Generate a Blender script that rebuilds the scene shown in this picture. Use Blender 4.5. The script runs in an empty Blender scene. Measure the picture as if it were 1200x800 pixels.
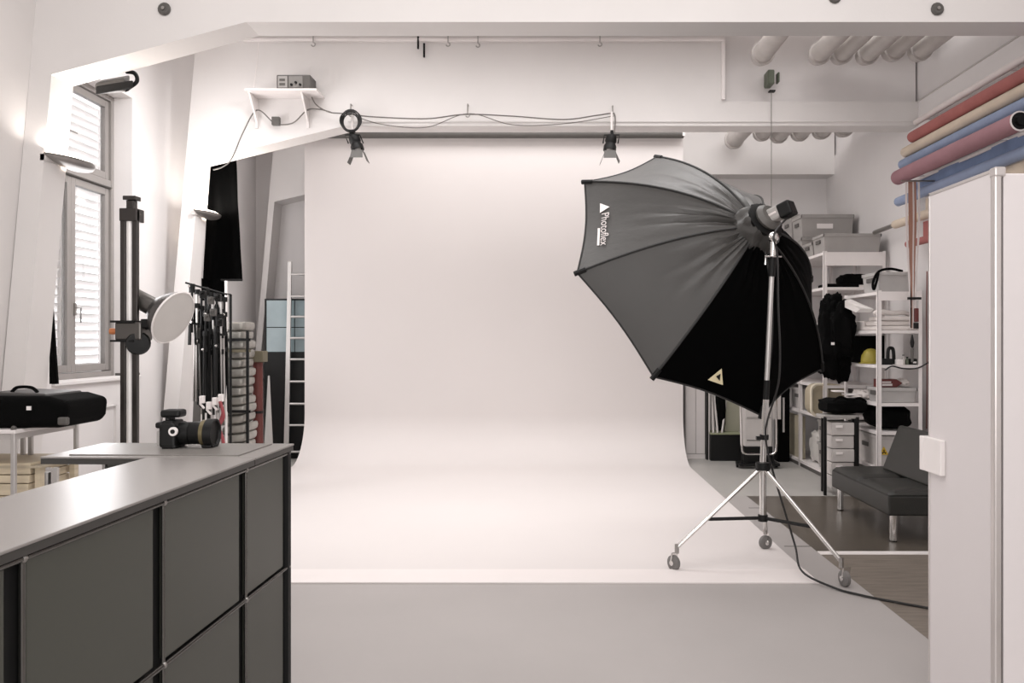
import bpy, bmesh, math, random
from mathutils import Vector as V, Matrix, noise
random.seed(7)
C = bpy.context.scene.collection
R = math.radians

# ------------------------------------------------------------------ camera, world, light, exposure
CZ = 1.42
cam_d = bpy.data.cameras.new('camera'); cam = bpy.data.objects.new('camera', cam_d); C.objects.link(cam)
cam.location = (0, 0, CZ); cam.rotation_euler = (R(90), 0, 0)
cam_d.lens = 30; cam_d.sensor_width = 36; cam_d.sensor_fit = 'HORIZONTAL'
cam_d.shift_x = -43/1200; cam_d.shift_y = -2/1200; cam_d.clip_start = .05
bpy.context.scene.camera = cam

w = bpy.data.worlds.new('sky'); bpy.context.scene.world = w; w.use_nodes = True
bg = w.node_tree.nodes['Background']; bg.inputs[0].default_value = (.93, .96, 1, 1); bg.inputs[1].default_value = 3.2

def area(name, loc, rot, sx, sy, power, col=(1, .982, .972), spread=None):
    d = bpy.data.lights.new(name, 'AREA'); d.shape = 'RECTANGLE'; d.size = sx; d.size_y = sy; d.energy = power; d.color = col
    if spread: d.spread = R(spread)
    o = bpy.data.objects.new(name, d); C.objects.link(o); o.location = loc; o.rotation_euler = [R(a) for a in rot]
    return o
# left window daylight, plus unseen fill lights added behind the camera and overhead
area('rear_fill', (.2, -2.2, 2.0), (90, 0, 0), 5.0, 2.2, 156)  # unseen frontal fill added behind the camera, no window modelled there
area('left_side_light', (-3.62, 6.95, 2.3), (90, 0, -90), 1.1, 2.3, 30, (1, .98, .99))
area('left_side_light', (-3.6, 9.35, 2.2), (90, 0, -90), 1.2, 2.2, 16, (1, .97, .97))  # unseen light in the far bay, whose wall has no window
area('ceiling_fill', (0, 3.0, 4.55), (0, 0, 0), 5.0, 2.6, 108)  # added overhead fill, one unseen panel per bay, no fixtures modelled
area('ceiling_fill', (.2, 6.8, 4.6), (0, 0, 0), 6.2, 1.3, 86, spread=130)
area('ceiling_fill', (.6, 9.1, 4.55), (0, 0, 0), 5.4, .8, 66)
area('left_wall_fill', (-1.6, 6.5, 3.9), (0, 60, -22), .5, .5, 14, (1, .98, .97), 80)  # unseen light added to brighten the left wall beyond the window
vs = bpy.context.scene.view_settings
vs.view_transform = 'Standard'; vs.look = 'None'; vs.gamma = 1; vs.use_curve_mapping = False; vs.exposure = 0.11
bpy.context.scene.display_settings.display_device = 'sRGB'

# ------------------------------------------------------------------ helpers
def P(x, y, Y): return V(((x-643)/1000*Y, Y, CZ + (398-y)/1000*Y))
def X(x, Y): return (x-643)/1000*Y
def Z(y, Y): return CZ + (398-y)/1000*Y

def lin(h):
    h = h.lstrip('#'); c = [int(h[i:i+2], 16)/255 for i in (0, 2, 4)]
    return [(v/12.92 if v <= .04045 else ((v+.055)/1.055)**2.4) for v in c] + [1]
_m = {}
def mat(name, hexc, rough=.6, metal=0, var=.06, scale=6, bump=.0, bscale=60, emit=0, spec=.5, stretch=None, trans=0, alpha=1, sheen=0, aniso=0):
    if name in _m: return _m[name]
    m = bpy.data.materials.new(name); m.use_nodes = True; nt = m.node_tree; b = nt.nodes['Principled BSDF']
    c = lin(hexc)
    tc = nt.nodes.new('ShaderNodeTexCoord'); mp = nt.nodes.new('ShaderNodeMapping'); nt.links.new(tc.outputs['Object'], mp.inputs[0])
    if stretch: mp.inputs['Scale'].default_value = stretch
    n = nt.nodes.new('ShaderNodeTexNoise'); n.inputs['Scale'].default_value = scale; n.inputs['Detail'].default_value = 5
    nt.links.new(mp.outputs[0], n.inputs[0])
    r = nt.nodes.new('ShaderNodeValToRGB')
    r.color_ramp.elements[0].position = .3; r.color_ramp.elements[1].position = .7
    r.color_ramp.elements[0].color = [max(0, v*(1-var)) for v in c[:3]] + [1]
    r.color_ramp.elements[1].color = [min(1, v*(1+var)) for v in c[:3]] + [1]
    nt.links.new(n.outputs[0], r.inputs[0]); nt.links.new(r.outputs[0], b.inputs['Base Color'])
    b.inputs['Roughness'].default_value = rough; b.inputs['Metallic'].default_value = metal
    b.inputs['Specular IOR Level'].default_value = spec
    if sheen: b.inputs['Sheen Weight'].default_value = sheen; b.inputs['Sheen Roughness'].default_value = .4
    if trans: b.inputs['Transmission Weight'].default_value = trans
    if alpha < 1: b.inputs['Alpha'].default_value = alpha
    if emit: b.inputs['Emission Color'].default_value = c; b.inputs['Emission Strength'].default_value = emit
    if bump:
        n2 = nt.nodes.new('ShaderNodeTexNoise'); n2.inputs['Scale'].default_value = bscale; n2.inputs['Detail'].default_value = 4
        nt.links.new(mp.outputs[0], n2.inputs[0])
        bp = nt.nodes.new('ShaderNodeBump'); bp.inputs['Strength'].default_value = bump; bp.inputs['Distance'].default_value = .01
        nt.links.new(n2.outputs[0], bp.inputs['Height']); nt.links.new(bp.outputs[0], b.inputs['Normal'])
    _m[name] = m; return m

class MB:
    def __init__(s): s.v = []; s.f = []
    def add(s, vs_, fs):
        o = len(s.v); s.v += [V(p) for p in vs_]; s.f += [[i+o for i in f] for f in fs]; return s
    def box(s, a, b, M=None):
        x0, y0, z0 = a; x1, y1, z1 = b
        if x0 > x1: x0, x1 = x1, x0
        if y0 > y1: y0, y1 = y1, y0
        if z0 > z1: z0, z1 = z1, z0
        p = [V(q) for q in ((x0,y0,z0),(x1,y0,z0),(x1,y1,z0),(x0,y1,z0),(x0,y0,z1),(x1,y0,z1),(x1,y1,z1),(x0,y1,z1))]
        if M: p = [M @ q for q in p]
        return s.add(p, [(0,3,2,1),(4,5,6,7),(0,1,5,4),(1,2,6,5),(2,3,7,6),(3,0,4,7)])
    def hexa(s, p):      # 8 points: bottom 4, top 4
        return s.add(p, [(0,3,2,1),(4,5,6,7),(0,1,5,4),(1,2,6,5),(2,3,7,6),(3,0,4,7)])
    def tube(s, pts, r, n=8, cap=True, rs=None):
        pts = [V(p) for p in pts]; rings = []; up = None
        for i, p in enumerate(pts):
            a = pts[max(i-1, 0)]; b = pts[min(i+1, len(pts)-1)]; t = (b-a)
            if t.length < 1e-9: t = V((0, 0, 1))
            t.normalize()
            if up is None: up = t.orthogonal().normalized()
            u = (up - t*up.dot(t))
            u = u.normalized() if u.length > 1e-6 else t.orthogonal().normalized()
            up = u; w_ = t.cross(u); rr = rs[i] if rs else r
            rings.append([p + (u*math.cos(k*2*math.pi/n) + w_*math.sin(k*2*math.pi/n))*rr for k in range(n)])
        vs_ = [q for g in rings for q in g]; fs = []
        for i in range(len(pts)-1):
            for k in range(n):
                k2 = (k+1) % n; fs.append((i*n+k, i*n+k2, (i+1)*n+k2, (i+1)*n+k))
        if cap: fs.append(tuple(reversed(range(n)))); fs.append(tuple((len(pts)-1)*n+k for k in range(n)))
        return s.add(vs_, fs)
    def cyl(s, a, b, r, r2=None, n=16): return s.tube([a, b], r, n, rs=[r, r if r2 is None else r2])
    def lathe(s, prof, o=(0,0,0), ax=(0,0,1), n=24, cap=False):
        ax = V(ax).normalized(); u = ax.orthogonal().normalized(); w_ = ax.cross(u); o = V(o); vs_ = []; fs = []
        for (r, h) in prof:
            for k in range(n):
                a = k*2*math.pi/n; vs_.append(o + ax*h + (u*math.cos(a)+w_*math.sin(a))*r)
        for i in range(len(prof)-1):
            for k in range(n):
                k2 = (k+1) % n; fs.append((i*n+k, i*n+k2, (i+1)*n+k2, (i+1)*n+k))
        if cap: fs.append(tuple(reversed(range(n)))); fs.append(tuple((len(prof)-1)*n+k for k in range(n)))
        return s.add(vs_, fs)
    def ball(s, c, r, n=12, m=8, sc=(1,1,1), f=None):
        c = V(c); vs_ = []; fs = []
        for i in range(1, m):
            th = math.pi*i/m
            for k in range(n):
                a = 2*math.pi*k/n; d = V((math.sin(th)*math.cos(a)*sc[0], math.sin(th)*math.sin(a)*sc[1], math.cos(th)*sc[2]))
                q = c + d*r
                if f: q = f(q)
                vs_.append(q)
        t = len(vs_); pa, pb = c+V((0,0,r*sc[2])), c-V((0,0,r*sc[2])); vs_ += [f(pa), f(pb)] if f else [pa, pb]
        for k in range(n):
            k2 = (k+1) % n; fs.append((t, k, k2)); fs.append((t+1, (m-2)*n+k2, (m-2)*n+k))
            for i in range(m-2): fs.append((i*n+k, (i+1)*n+k, (i+1)*n+k2, i*n+k2))
        return s.add(vs_, fs)
    def prism(s, poly, d):
        poly = [V(p) for p in poly]; d = V(d); n = len(poly)
        return s.add(poly + [p+d for p in poly], [tuple(reversed(range(n))), tuple(range(n, 2*n))] + [(k, (k+1) % n, n+(k+1) % n, n+k) for k in range(n)])
    def grid(s, fn, nu, nv, thick=None):
        vs_ = [V(fn(i/nu, j/nv)) for j in range(nv+1) for i in range(nu+1)]
        fs = [(j*(nu+1)+i, j*(nu+1)+i+1, (j+1)*(nu+1)+i+1, (j+1)*(nu+1)+i) for j in range(nv) for i in range(nu)]
        if thick:
            t = V(thick); n = len(vs_); vs_ = vs_ + [p+t for p in vs_]; fs = fs + [tuple(k+n for k in reversed(f)) for f in fs]
            W = nu+1
            bd = [i for i in range(nu+1)] + [j*W+nu for j in range(1, nv+1)] + [nv*W+i for i in range(nu-1, -1, -1)] + [j*W for j in range(nv-1, 0, -1)]
            fs += [(bd[(k+1) % len(bd)], bd[k], bd[k]+n, bd[(k+1) % len(bd)]+n) for k in range(len(bd))]
        return s.add(vs_, fs)
    def build(s, name, m, parent=None, bevel=0, smooth=False, local=False, seg=2):
        """parent None: top-level mesh whose origin sits at its own base. Coordinates are world unless local."""
        if parent is None:
            xs = [p.x for p in s.v]; ys = [p.y for p in s.v]; zs = [p.z for p in s.v]
            o0 = V(((min(xs)+max(xs))/2, (min(ys)+max(ys))/2, min(zs)))
        else: o0 = V((0, 0, 0)) if local else base(parent)
        me = bpy.data.meshes.new(name); me.from_pydata([p-o0 for p in s.v], [], s.f)
        bm = bmesh.new(); bm.from_mesh(me); bmesh.ops.recalc_face_normals(bm, faces=bm.faces); bm.to_mesh(me); bm.free()
        me.materials.append(m)
        if smooth: me.shade_smooth(); me.set_sharp_from_angle(angle=R(38))
        o = bpy.data.objects.new(name, me); C.objects.link(o)
        if parent is None: o.location = o0
        else: o.parent = parent
        if bevel:
            md = o.modifiers.new('bevel', 'BEVEL'); md.width = bevel; md.segments = seg; md.limit_method = 'ANGLE'; md.angle_limit = R(40); md.harden_normals = False
            me.shade_smooth(); me.set_sharp_from_angle(angle=R(38)) if smooth else None
            if not smooth:
                for p in me.polygons: p.use_smooth = False
        return o
def base(o):
    while o.parent: o = o.parent
    return V(o.location)
def tag(o, label, cat, group=None, kind=None):
    if label: o['label'] = label
    if cat: o['category'] = cat
    if group: o['group'] = group
    if kind: o['kind'] = kind
    return o
def thing(name, label, cat, loc=(0,0,0), rz=0, group=None):
    o = bpy.data.objects.new(name, None); C.objects.link(o); o.location = loc; o.rotation_euler = (0, 0, rz); o.empty_display_size = .1
    return tag(o, label, cat, group)
def struct(name, loc=None):
    o = bpy.data.objects.new(name, None); C.objects.link(o); o['kind'] = 'structure'
    if loc: o.location = loc
    return o
def S(o, label=None):
    o['kind'] = 'structure'
    if label: o['label'] = label
    return o
def dup(o, loc, rz=None, label=None, parent=None):
    r = o.copy(); C.objects.link(r)
    if parent is None: r.location = loc
    if rz is not None: r.rotation_euler = (0, 0, rz)
    if label: r['label'] = label
    for ch in o.children:
        c = ch.copy(); C.objects.link(c); c.parent = r
        for g in ch.children:
            d = g.copy(); C.objects.link(d); d.parent = c
    return r
def piece(o, off, parent):       # linked copy of one part, shifted
    c = o.copy(); C.objects.link(c); c.parent = parent; c.location = V(o.location) + V(off); return c
def spline(pts, n=8):
    pts = [V(p) for p in pts]; out = []
    for i in range(len(pts)-1):
        p0 = pts[max(i-1, 0)]; p1 = pts[i]; p2 = pts[i+1]; p3 = pts[min(i+2, len(pts)-1)]
        for k in range(n):
            t = k/n; out.append(.5*((2*p1)+(p2-p0)*t+(2*p0-5*p1+4*p2-p3)*t*t+(3*p1-p0-3*p2+p3)*t**3))
    out.append(pts[-1]); return out
def nz(p, s=1, seed=0): return noise.noise(V(p)*s + V((seed*7.3, seed*3.1, seed)))
def lump(c, sc, amp=.15, fq=5, seed=0, n=20, m=14, sq=.6):
    """a soft bag shape: rounded box with folds"""
    mb = MB(); c = V(c)
    def f(q):
        d = q - c; e = V([math.copysign(abs(a)**sq, a) for a in d])
        k = 1 + amp*nz(d, fq*.6, seed) + amp*.5*nz(d, fq*1.7, seed+3)
        return c + V((e.x*sc[0]*k, e.y*sc[1]*k, e.z*sc[2]*k))
    mb.ball(c, 1, n, m, f=f); return mb

# ------------------------------------------------------------------ materials
white = mat('white_wall_paint', '#dfdbda', .75, var=.025, scale=1.5, bump=.05, bscale=90)
beamw = mat('white_beam_paint', '#dbd7d5', .7, var=.03, scale=1.2, bump=.06, bscale=70)
paperm = mat('white_backdrop_paper', '#d8d2d0', .62, var=.012, scale=.8)
foldm = mat('bright_white_paper', '#e3dcda', .55, var=.01)
floorg = mat('pale_grey_floor_coating', '#a5a09e', .42, var=.03, scale=1.6, bump=.02)
floorb = mat('grey_floor_coating', '#aaa7a3', .4, var=.04, scale=2)
floord = mat('dark_grey_vinyl', '#544d45', .3, var=.1, scale=3)
woodf = mat('grey_brown_wood_floor', '#71685f', .5, var=.22, scale=3, stretch=(1.5, 10, 1), bump=.15, bscale=14)
black = mat('black_plastic', '#0a0a0a', .5, var=.2, spec=.3)
blackf = mat('black_fabric', '#050505', .9, var=.3, bump=.3, bscale=160, spec=.1)
velvet = mat('black_duvetyne', '#030303', .95, var=.2, spec=.05)
chrome = mat('chrome', '#d8d6d4', .16, 1, var=.03)
steel = mat('brushed_steel', '#a5a29f', .35, 1, var=.08)
alu = mat('aluminium', '#c5c2c0', .4, .8, var=.05)
whitem = mat('white_powder_coat', '#e6e0de', .4, var=.02)
whitep = mat('white_plastic', '#ece6e4', .4, var=.02)
lockm = mat('locker_white_laminate', '#dcd6d6', .5, var=.015, scale=1)
edgem = mat('locker_edge_profile', '#c9c3c1', .3, .5, var=.04)
greyp = mat('grey_crate_plastic', '#a09c99', .5, var=.05)
greyl = mat('light_grey_plastic', '#c4bfbc', .5, var=.04)
greyd = mat('dark_grey_plastic', '#55524f', .5, var=.1)
winf = mat('grey_window_frame', '#8d8885', .5, var=.04)
slatm = mat('white_louvre_slat', '#f0ecea', .6, var=.03)
topm = mat('grey_counter_top', '#8d8885', .3, var=.03, scale=2)
topedge = mat('dark_counter_edge', '#3a3835', .4, var=.05)
panelm = mat('olive_grey_panel', '#43443d', .4, var=.03, scale=1.5)
gap = mat('black_rubber_gap', '#050505', .7, var=.1)
red = mat('red_backdrop', '#a4635f', .75, var=.08, bump=.1)
cream = mat('cream_backdrop', '#cfc0ae', .75, var=.05, bump=.1)
blue = mat('blue_backdrop', '#8b98b3', .75, var=.07, bump=.1)
blued = mat('darker_blue_backdrop', '#7383a3', .8, var=.1, bump=.2, bscale=20)
mauve = mat('mauve_backdrop', '#987077', .75, var=.06, bump=.1)
whiter = mat('white_backdrop_roll', '#d6cecc', .7, var=.04)
orange = mat('orange_knob', '#c87a4a', .4)
redm = mat('red_tube', '#56241f', .6, var=.15, scale=9)
tan = mat('tan_card', '#645d4c', .8, var=.1)
beige = mat('beige_board', '#b8ae98', .7, var=.05)
woodc = mat('pale_plywood', '#cfc1a8', .65, var=.14, scale=4, stretch=(1, 1, 9), bump=.1, bscale=30)
padm = mat('silver_pad_fabric', '#96938d', .35, .5, var=.12, scale=12, bump=.25, bscale=50)
leather = mat('black_leatherette', '#242421', .42, var=.1, scale=5, bump=.12, bscale=120)
yellow = mat('yellow_plastic', '#958835', .5, var=.12)
yel2 = mat('yellow_sticker', '#d8b22c', .5)
darkred = mat('dark_red_plastic', '#5a1f1c', .45)
green = mat('grey_green_casing', '#5f6657', .5, var=.08)
ductm = mat('white_painted_duct', '#bdb7b3', .5, var=.05, scale=10)
lampon = mat('lit_lamp_glass', '#fff1e2', .4, emit=14)
strapm = mat('red_brown_strap', '#a07868', .8, var=.1)
cablem = mat('grey_cable', '#6b6763', .5)
cableb = mat('black_cable', '#1a1919', .5)
bluegl = mat('blue_grey_glass', '#87969a', .15, var=.1, scale=3)
hood = mat('softbox_fabric', '#3c3a38', .45, var=.05, scale=5, bump=.15, bscale=25, sheen=.15)
hoodb = mat('softbox_near_black', '#030303', .95, var=.1, spec=.05)  # near-black colour given to the lower softbox panels
seam = mat('softbox_seam_binding', '#1d1c1b', .6)
glass = mat('window_glass', '#ffffff', .02, var=0, trans=1, spec=.5)
diffm = mat('grey_diffuser_disc', '#c9c5c1', .6, var=.02)
towel = mat('white_linen', '#ddd6d2', .85, var=.05, bump=.3, bscale=40)

# ------------------------------------------------------------------ the room
Y1a, Y1b, Y2a, Y2b, Y3a, YB = 5.44, 5.69, 8.08, 8.33, 10.45, 10.75
XL, XR, ZC, YN = -3.69, 3.5, 4.7, -2.6
ZBM = 3.445
# floor with its differently covered fields
fl = struct('floor')
MB().box((-5.4, YN, -.08), (1.8, 7.76, 0)).build('pale_coating', floorg, fl)
MB().box((-5.4, 7.76, -.08), (3.7, 10.9, 0)).build('grey_coating', floorb, fl)
MB().box((1.8, 5.72, -.08), (3.7, 7.76, 0)).build('dark_vinyl', floord, fl)
MB().box((1.8, YN, -.08), (3.7, 5.64, 0)).build('wood_flooring', woodf, fl)
MB().box((1.8, 5.64, -.08), (3.7, 5.72, .004)).build('threshold_strip', whitem, fl)
MB().box((2.02-.33, 7.2, .0), (1.8, 7.216, .0015)).build('floor_joint', greyd, fl)
MB().box((1.62, 5.86, .0), (1.8, 5.876, .0015)).build('floor_joint', greyd, fl)
S(MB().box((-5.4, YN, ZC), (3.7, 10.9, ZC+.1)).build('ceiling', white))
S(MB().box((-5.4, YN-.1, 0), (3.7, YN, ZC)).build('wall_near', white))
S(MB().box((-5.4, YB, 0), (3.7, YB+.15, ZC)).build('wall_back', white))
# right wall: flat below a thin line, set back a little above it
wr = struct('wall_right')
MB().box((XR, YN, 0), (XR+.2, YB, 3.675)).build('lower_panel', white, wr)
MB().box((XR+.02, YN, 3.675), (XR+.2, YB, ZC)).build('upper_panel', white, wr)
MB().box((XR-.012, Y1b, 3.672), (XR+.03, Y2a, 3.684)).build('moulding', greyl, wr)
# left wall beyond the first frame, with the window opening
wl = struct('wall_left')
WY0, WY1, WZ0, WZ1 = 6.33, 7.56, 1.075, 3.56
MB().box((XL-.25, Y1a+.02, 0), (XL, WY0, ZC)).build('wall_panel', white, wl)
MB().box((XL-.25, WY1, 0), (XL, YB, ZC)).build('wall_panel', white, wl)
MB().box((XL-.25, WY0, 0), (XL, WY1, WZ0)).build('wall_panel', white, wl)
MB().box((XL-.25, WY0, WZ1), (XL, WY1, ZC)).build('wall_panel', white, wl)
MB().box((XL-.22, WY0, WZ0), (XL+.03, WY1+.12, WZ0+.028)).build('window_sill', white, wl, bevel=.004)
MB().box((XL-.14, WY1-.02, WZ0+.03), (XL+.02, WY1+.1, WZ0+.05)).build('sill_shade_strip', greyd, wl)  # dark strip stands in for the shade at the sill end
MB().box((XL, 6.3, .86), (XL+.02, 7.25, .87)).box((XL, 7.24, .1), (XL+.02, 7.25, .87)).build('access_panel_edge', beamw, wl)
# raked wall of the bay nearest the camera
def xo(z): return -3.32-.092*(3.01-z)
S(MB().hexa([(xo(0)-.3, YN, 0), (xo(0), YN, 0), (xo(0), Y1a+.02, 0), (xo(0)-.3, Y1a+.02, 0), (xo(ZC)-.3, YN, ZC), (xo(ZC), YN, ZC), (xo(ZC), Y1a+.02, ZC), (xo(ZC)-.3, Y1a+.02, ZC)]).build('wall_left_near', beamw))

# portal frames: raked column, haunch and beam in one piece each
def frame(idx, ya, yb, xi, xo_, right=3.5):
    """xi: inner column face at z=3.11; xo_: its outer face"""
    k = .088; t = struct('trim_%d' % idx)
    mb = MB()
    poly = [(xo_-k*3.11, 0), (xi-k*3.11, 0), (xi, 3.11), (-1.93, ZBM), (-1.93, ZC), (xo_+k*1.59, ZC)]
    mb.prism([V((x, ya, z)) for x, z in poly], (0, yb-ya, 0))
    mb.build('raked_column', beamw, t)
    if idx == 2:
        MB().box((-1.93, ya, ZBM), (X(848, ya), yb, ZC)).build('beam', beamw, t)
        MB().box((X(848, ya), ya, ZBM), (right, yb, 3.675)).build('beam', beamw, t)
        MB().box((X(848, ya), ya+.06, 3.675), (right, yb, ZC)).build('wall_panel', white, t)
        MB().box((-1.9, ya-.012, ZBM+.035), (right, ya, ZBM+.05)).build('shadow_line', beamw, t)
    else: MB().box((-1.93, ya, ZBM), (right, yb, ZC)).build('beam', beamw, t)
    return t
frame(1, Y1a, Y1b, -3.17, -3.31)
frame(2, Y2a, Y2b, -3.30, -3.44)
frame(3, Y3a, YB, -3.36, -3.43)

# curtain track along the second beam
tr = struct('trim_4')
MB().box((X(285, 8.05), 8.04, 4.235), (X(848, 8.05), 8.08, 4.262)).box((X(846, 8.05), 8.055, 3.69), (X(850, 8.05), 8.08, 4.262)).build('track_rail', whitem, tr, bevel=.003)

# dark bolt plugs on the front beam
for i, (px, py) in enumerate([(193, 11), (978, -3), (1098, 11)]):
    p = P(px, py, Y1a)
    t = thing('bolt_plug', ['dark oval bolt plug at the left of the front beam', 'dark bolt plug cut by the top edge, right of centre', 'dark bolt plug at the right end of the front beam'][i], 'bolt', p)
    MB().lathe([(.04, 0), (.042, -.008), (.03, -.02), (.0, -.02)], p, (0, 1, 0), 14).build('plug_body', greyd, t, smooth=True)
    MB().lathe([(.012, -.018), (.011, -.03), (0, -.03)], p, (0, 1, 0), 8).build('bolt_head', steel, t, smooth=True)

# ------------------------------------------------------------------ window_1 with louvre shutters
WX = -3.9
wn = struct('window_1', (WX, 6.95, WZ0))
f = MB()
def ring(mb, y0, y1, z0, z1, t, x0, x1):
    mb.box((x0, y0, z0), (x1, y0+t, z1)); mb.box((x0, y1-t, z0), (x1, y1, z1)); mb.box((x0, y0+t, z0), (x1, y1-t, z0+t)); mb.box((x0, y0+t, z1-t), (x1, y1-t, z1))
ring(f, WY0, WY1, WZ0+.028, WZ1, .045, WX-.04, WX+.05)
f.build('window_frame', winf, wn, bevel=.004)
MB().box((WX-.04, WY0+.045, 2.75), (WX+.045, WY1-.045, 2.82)).build('transom', winf, wn, bevel=.004)
MB().box((WX-.045, WY0+.045, 2.752), (WX+.056, WY1-.045, 2.758)).build('drip_gap', greyd, wn)
mid = 6.92
for (y0, y1, z0, z1) in ((WY0+.05, mid, WZ0+.08, 2.745), (mid, WY1-.05, WZ0+.08, 2.745), (WY0+.05, WY1-.05, 2.825, WZ1-.05)):
    m_ = MB(); ring(m_, y0, y1, z0, z1, .06, WX-.02, WX+.03); s_ = m_.build('sash', winf, wn, bevel=.004)
    MB().box((WX+.0, y0+.06, z0+.06), (WX+.006, y1-.06, z1-.06)).build('pane', glass, s_)
h = MB().box((WX+.03, mid+.025, 1.62), (WX+.045, mid+.05, 1.72)).tube([(WX+.04, mid+.037, 1.68), (WX+.085, mid+.037, 1.68), (WX+.085, mid+.037, 1.56)], .007, 6)
h.build('window_handle', steel, wn, smooth=True)
h = MB().tube([(WX+.04, 6.6, 2.86), (WX+.06, 6.6, 3.1), (WX+.06, 6.95, 3.1)], .006, 6).build('fanlight_opener', steel, wn, smooth=True)
for (y0, y1, z0, z1) in ((WY0+.02, mid+.09, WZ0+.05, 2.77), (mid+.10, WY1+.16, WZ0+.05, 2.77), (WY0+.02, mid+.09, 2.8, WZ1-.01), (mid+.10, WY1+.16, 2.8, WZ1-.01)):
    m_ = MB(); ring(m_, y0, y1, z0, z1, .035, WX-.16, WX-.12); sp = m_.build('shutter_panel', slatm, wn)
    n = int((z1-z0-.08)/.071); first = None
    for k in range(n):
        zz = z0+.075+k*.071
        if first is None:
            first = MB().hexa([(WX-.175, y0+.035, zz-.026), (WX-.10, y0+.035, zz+.016), (WX-.10, y1-.035, zz+.016), (WX-.175, y1-.035, zz-.026),
                               (WX-.178, y0+.035, zz-.020), (WX-.103, y0+.035, zz+.022), (WX-.103, y1-.035, zz+.022), (WX-.178, y1-.035, zz-.020)]).build('slat', slatm, sp); z_f = zz
        else: piece(first, (0, 0, zz-z_f), sp)
    MB().box((WX-.118, y1-.12, z0+.04), (WX-.105, (y1-.12)+.012, z1-.04)).build('tilt_rod', slatm, sp)

# sliver of dark cloth by the window, behind the first column
p = MB().grid(lambda u, v: P(57+u*(3+6*v), 362+v*88, 5.70) + V((0, .008+.008*math.sin(u*9), 0)), 8, 8, thick=(0, .02, 0)).build('black_cloth', blackf)
tag(p, 'narrow black cloth hanging at the window corner behind the left column', 'cloth')

# ------------------------------------------------------------------ column uplights
def uplight(y0, xw, zz, label):
    t = thing('wall_uplight', label, 'lamp', (xw, y0, zz))
    L, D, H = .58, .12, .045; mb = MB(); n = 20
    def pt(u, v):       # u along, v from rim (0) to wall bottom (1)
        a = math.pi*u; s_ = math.sin(a)**.7 if 0 < u < 1 else 0
        y = y0 + L*u; out = D*s_*math.cos(v*math.pi/2)
        return (xw+.004+out, y, zz + .01 - (H*s_+.012)*math.sin(v*math.pi/2))
    mb.grid(pt, n, 8); mb  .build('bowl', mat('satin_lamp_metal', '#8f8b88', .35, .6), t, smooth=True)
    MB().grid(lambda u, v: (xw+.006+D*.93*(math.sin(math.pi*u)**.7 if 0 < u < 1 else 0)*v, y0+.01+(L-.02)*u, zz+.012+.02*math.sin(math.pi*v)*math.sin(math.pi*u)+(.0 if v < .99 else -.008)), n, 8).build('lamp_glass', lampon, t)
    MB().box((xw-.03, y0+.02, zz-.04), (xw+.008, y0+.22, zz+.0)).build('wall_bracket', greyl, t)
    d = bpy.data.lights.new('uplight_bulb', 'AREA'); d.shape = 'RECTANGLE'; d.size = .1; d.size_y = .4; d.energy = 8; d.color = (1, .94, .88); d.spread = R(170)
    o = bpy.data.objects.new('uplight_bulb', d); C.objects.link(o); o.parent = t; o.location = (.06, .30, .03); o.rotation_euler = (R(180), 0, 0)
    d2 = bpy.data.lights.new('uplight_bulb', 'AREA'); d2.size = .05; d2.energy = .7; d2.color = (1, .93, .86); d2.spread = R(150)
    o2 = bpy.data.objects.new('uplight_bulb', d2); C.objects.link(o2); o2.parent = t; o2.location = (.03, .0, .03); o2.rotation_euler = (R(180), 0, 0)
uplight(5.42, -3.17-.088*(3.11-2.62)+.0, 2.605, 'wall uplight glowing on the column at far left')
uplight(8.02, -3.30-.088*(3.11-2.64)+.0, 2.64, 'lit wall uplight on the second column beside black cloth')

# floodlight tucked under the haunch
t = thing('floodlight', 'dark rectangular floodlight mounted under the haunch above the window', 'floodlight', P(134, 108, 5.9))
a = P(111, 103, 6.1); b = P(158, 97, 6.1)
MB().hexa([P(110,106,5.71), P(146,107,5.71), P(152,107,6.0), P(118,110,6.0), P(112,97,5.71), P(146,91,5.71), P(152,88,6.0), P(118,94,6.0)]).build('lamp_housing', greyd, t, bevel=.01)
MB().hexa([P(112,111,5.70), P(156,103,5.70), P(156,103,5.95), P(118,110,5.95), P(112,101,5.70), P(156,94,5.70), P(156,95,5.95), P(118,102,5.95)]).build('lamp_front', black, t, bevel=.008)
MB().tube(spline([P(146,106,5.8), P(160,96,5.8), P(158,86,5.8), P(148,84,5.8)]), .014, 8).build('mounting_yoke', black, t, smooth=True)

# ------------------------------------------------------------------ ducts through the frames
def duct(x, y0, y1, r, label, zb=3.93):
    t = thing('air_duct', label, 'duct', (x, y0, zb), group='white ventilation ducts near the ceiling')
    MB().cyl((x, y0, zb), (x, y1, zb), r, n=20).build('duct_pipe', ductm, t, smooth=True)
    for yy in (y0+.06, (y0+y1)/2, y1-.1):
        MB().lathe([(r*.98, -.02), (r+.018, -.018), (r+.018, .018), (r*.98, .02)], (x, yy, zb), (0, 1, 0), 20).build('joint_collar', ductm, t, smooth=True)
    MB().box((x-.01, (y0+y1)/2-.01, zb+r-.01), (x+.01, (y0+y1)/2+.01, ZC)).build('hanger', steel, t)
xs = [2.48, 2.70, 2.92, 3.14, 3.36]
words = ['leftmost', 'second', 'middle', 'fourth', 'rightmost']
for i, x in enumerate(xs):
    duct(x, 5.9, 7.95-.05*abs(i-1), .085, '%s of the five white ducts in front of the second beam' % words[i], 4.04+.02*(i % 2))
    duct(x, Y2b+.02, 10.1-.1*abs(i-1), .09, '%s of the five ducts seen under the second beam' % words[i], 3.83)
duct(1.96, 5.9, 7.9, .09, 'single white duct above the grey green hoist box', 4.04)
duct(2.22, Y2b+.02, 10.3, .1, 'white duct under the beam nearest the backdrop corner', 3.82)

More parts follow.
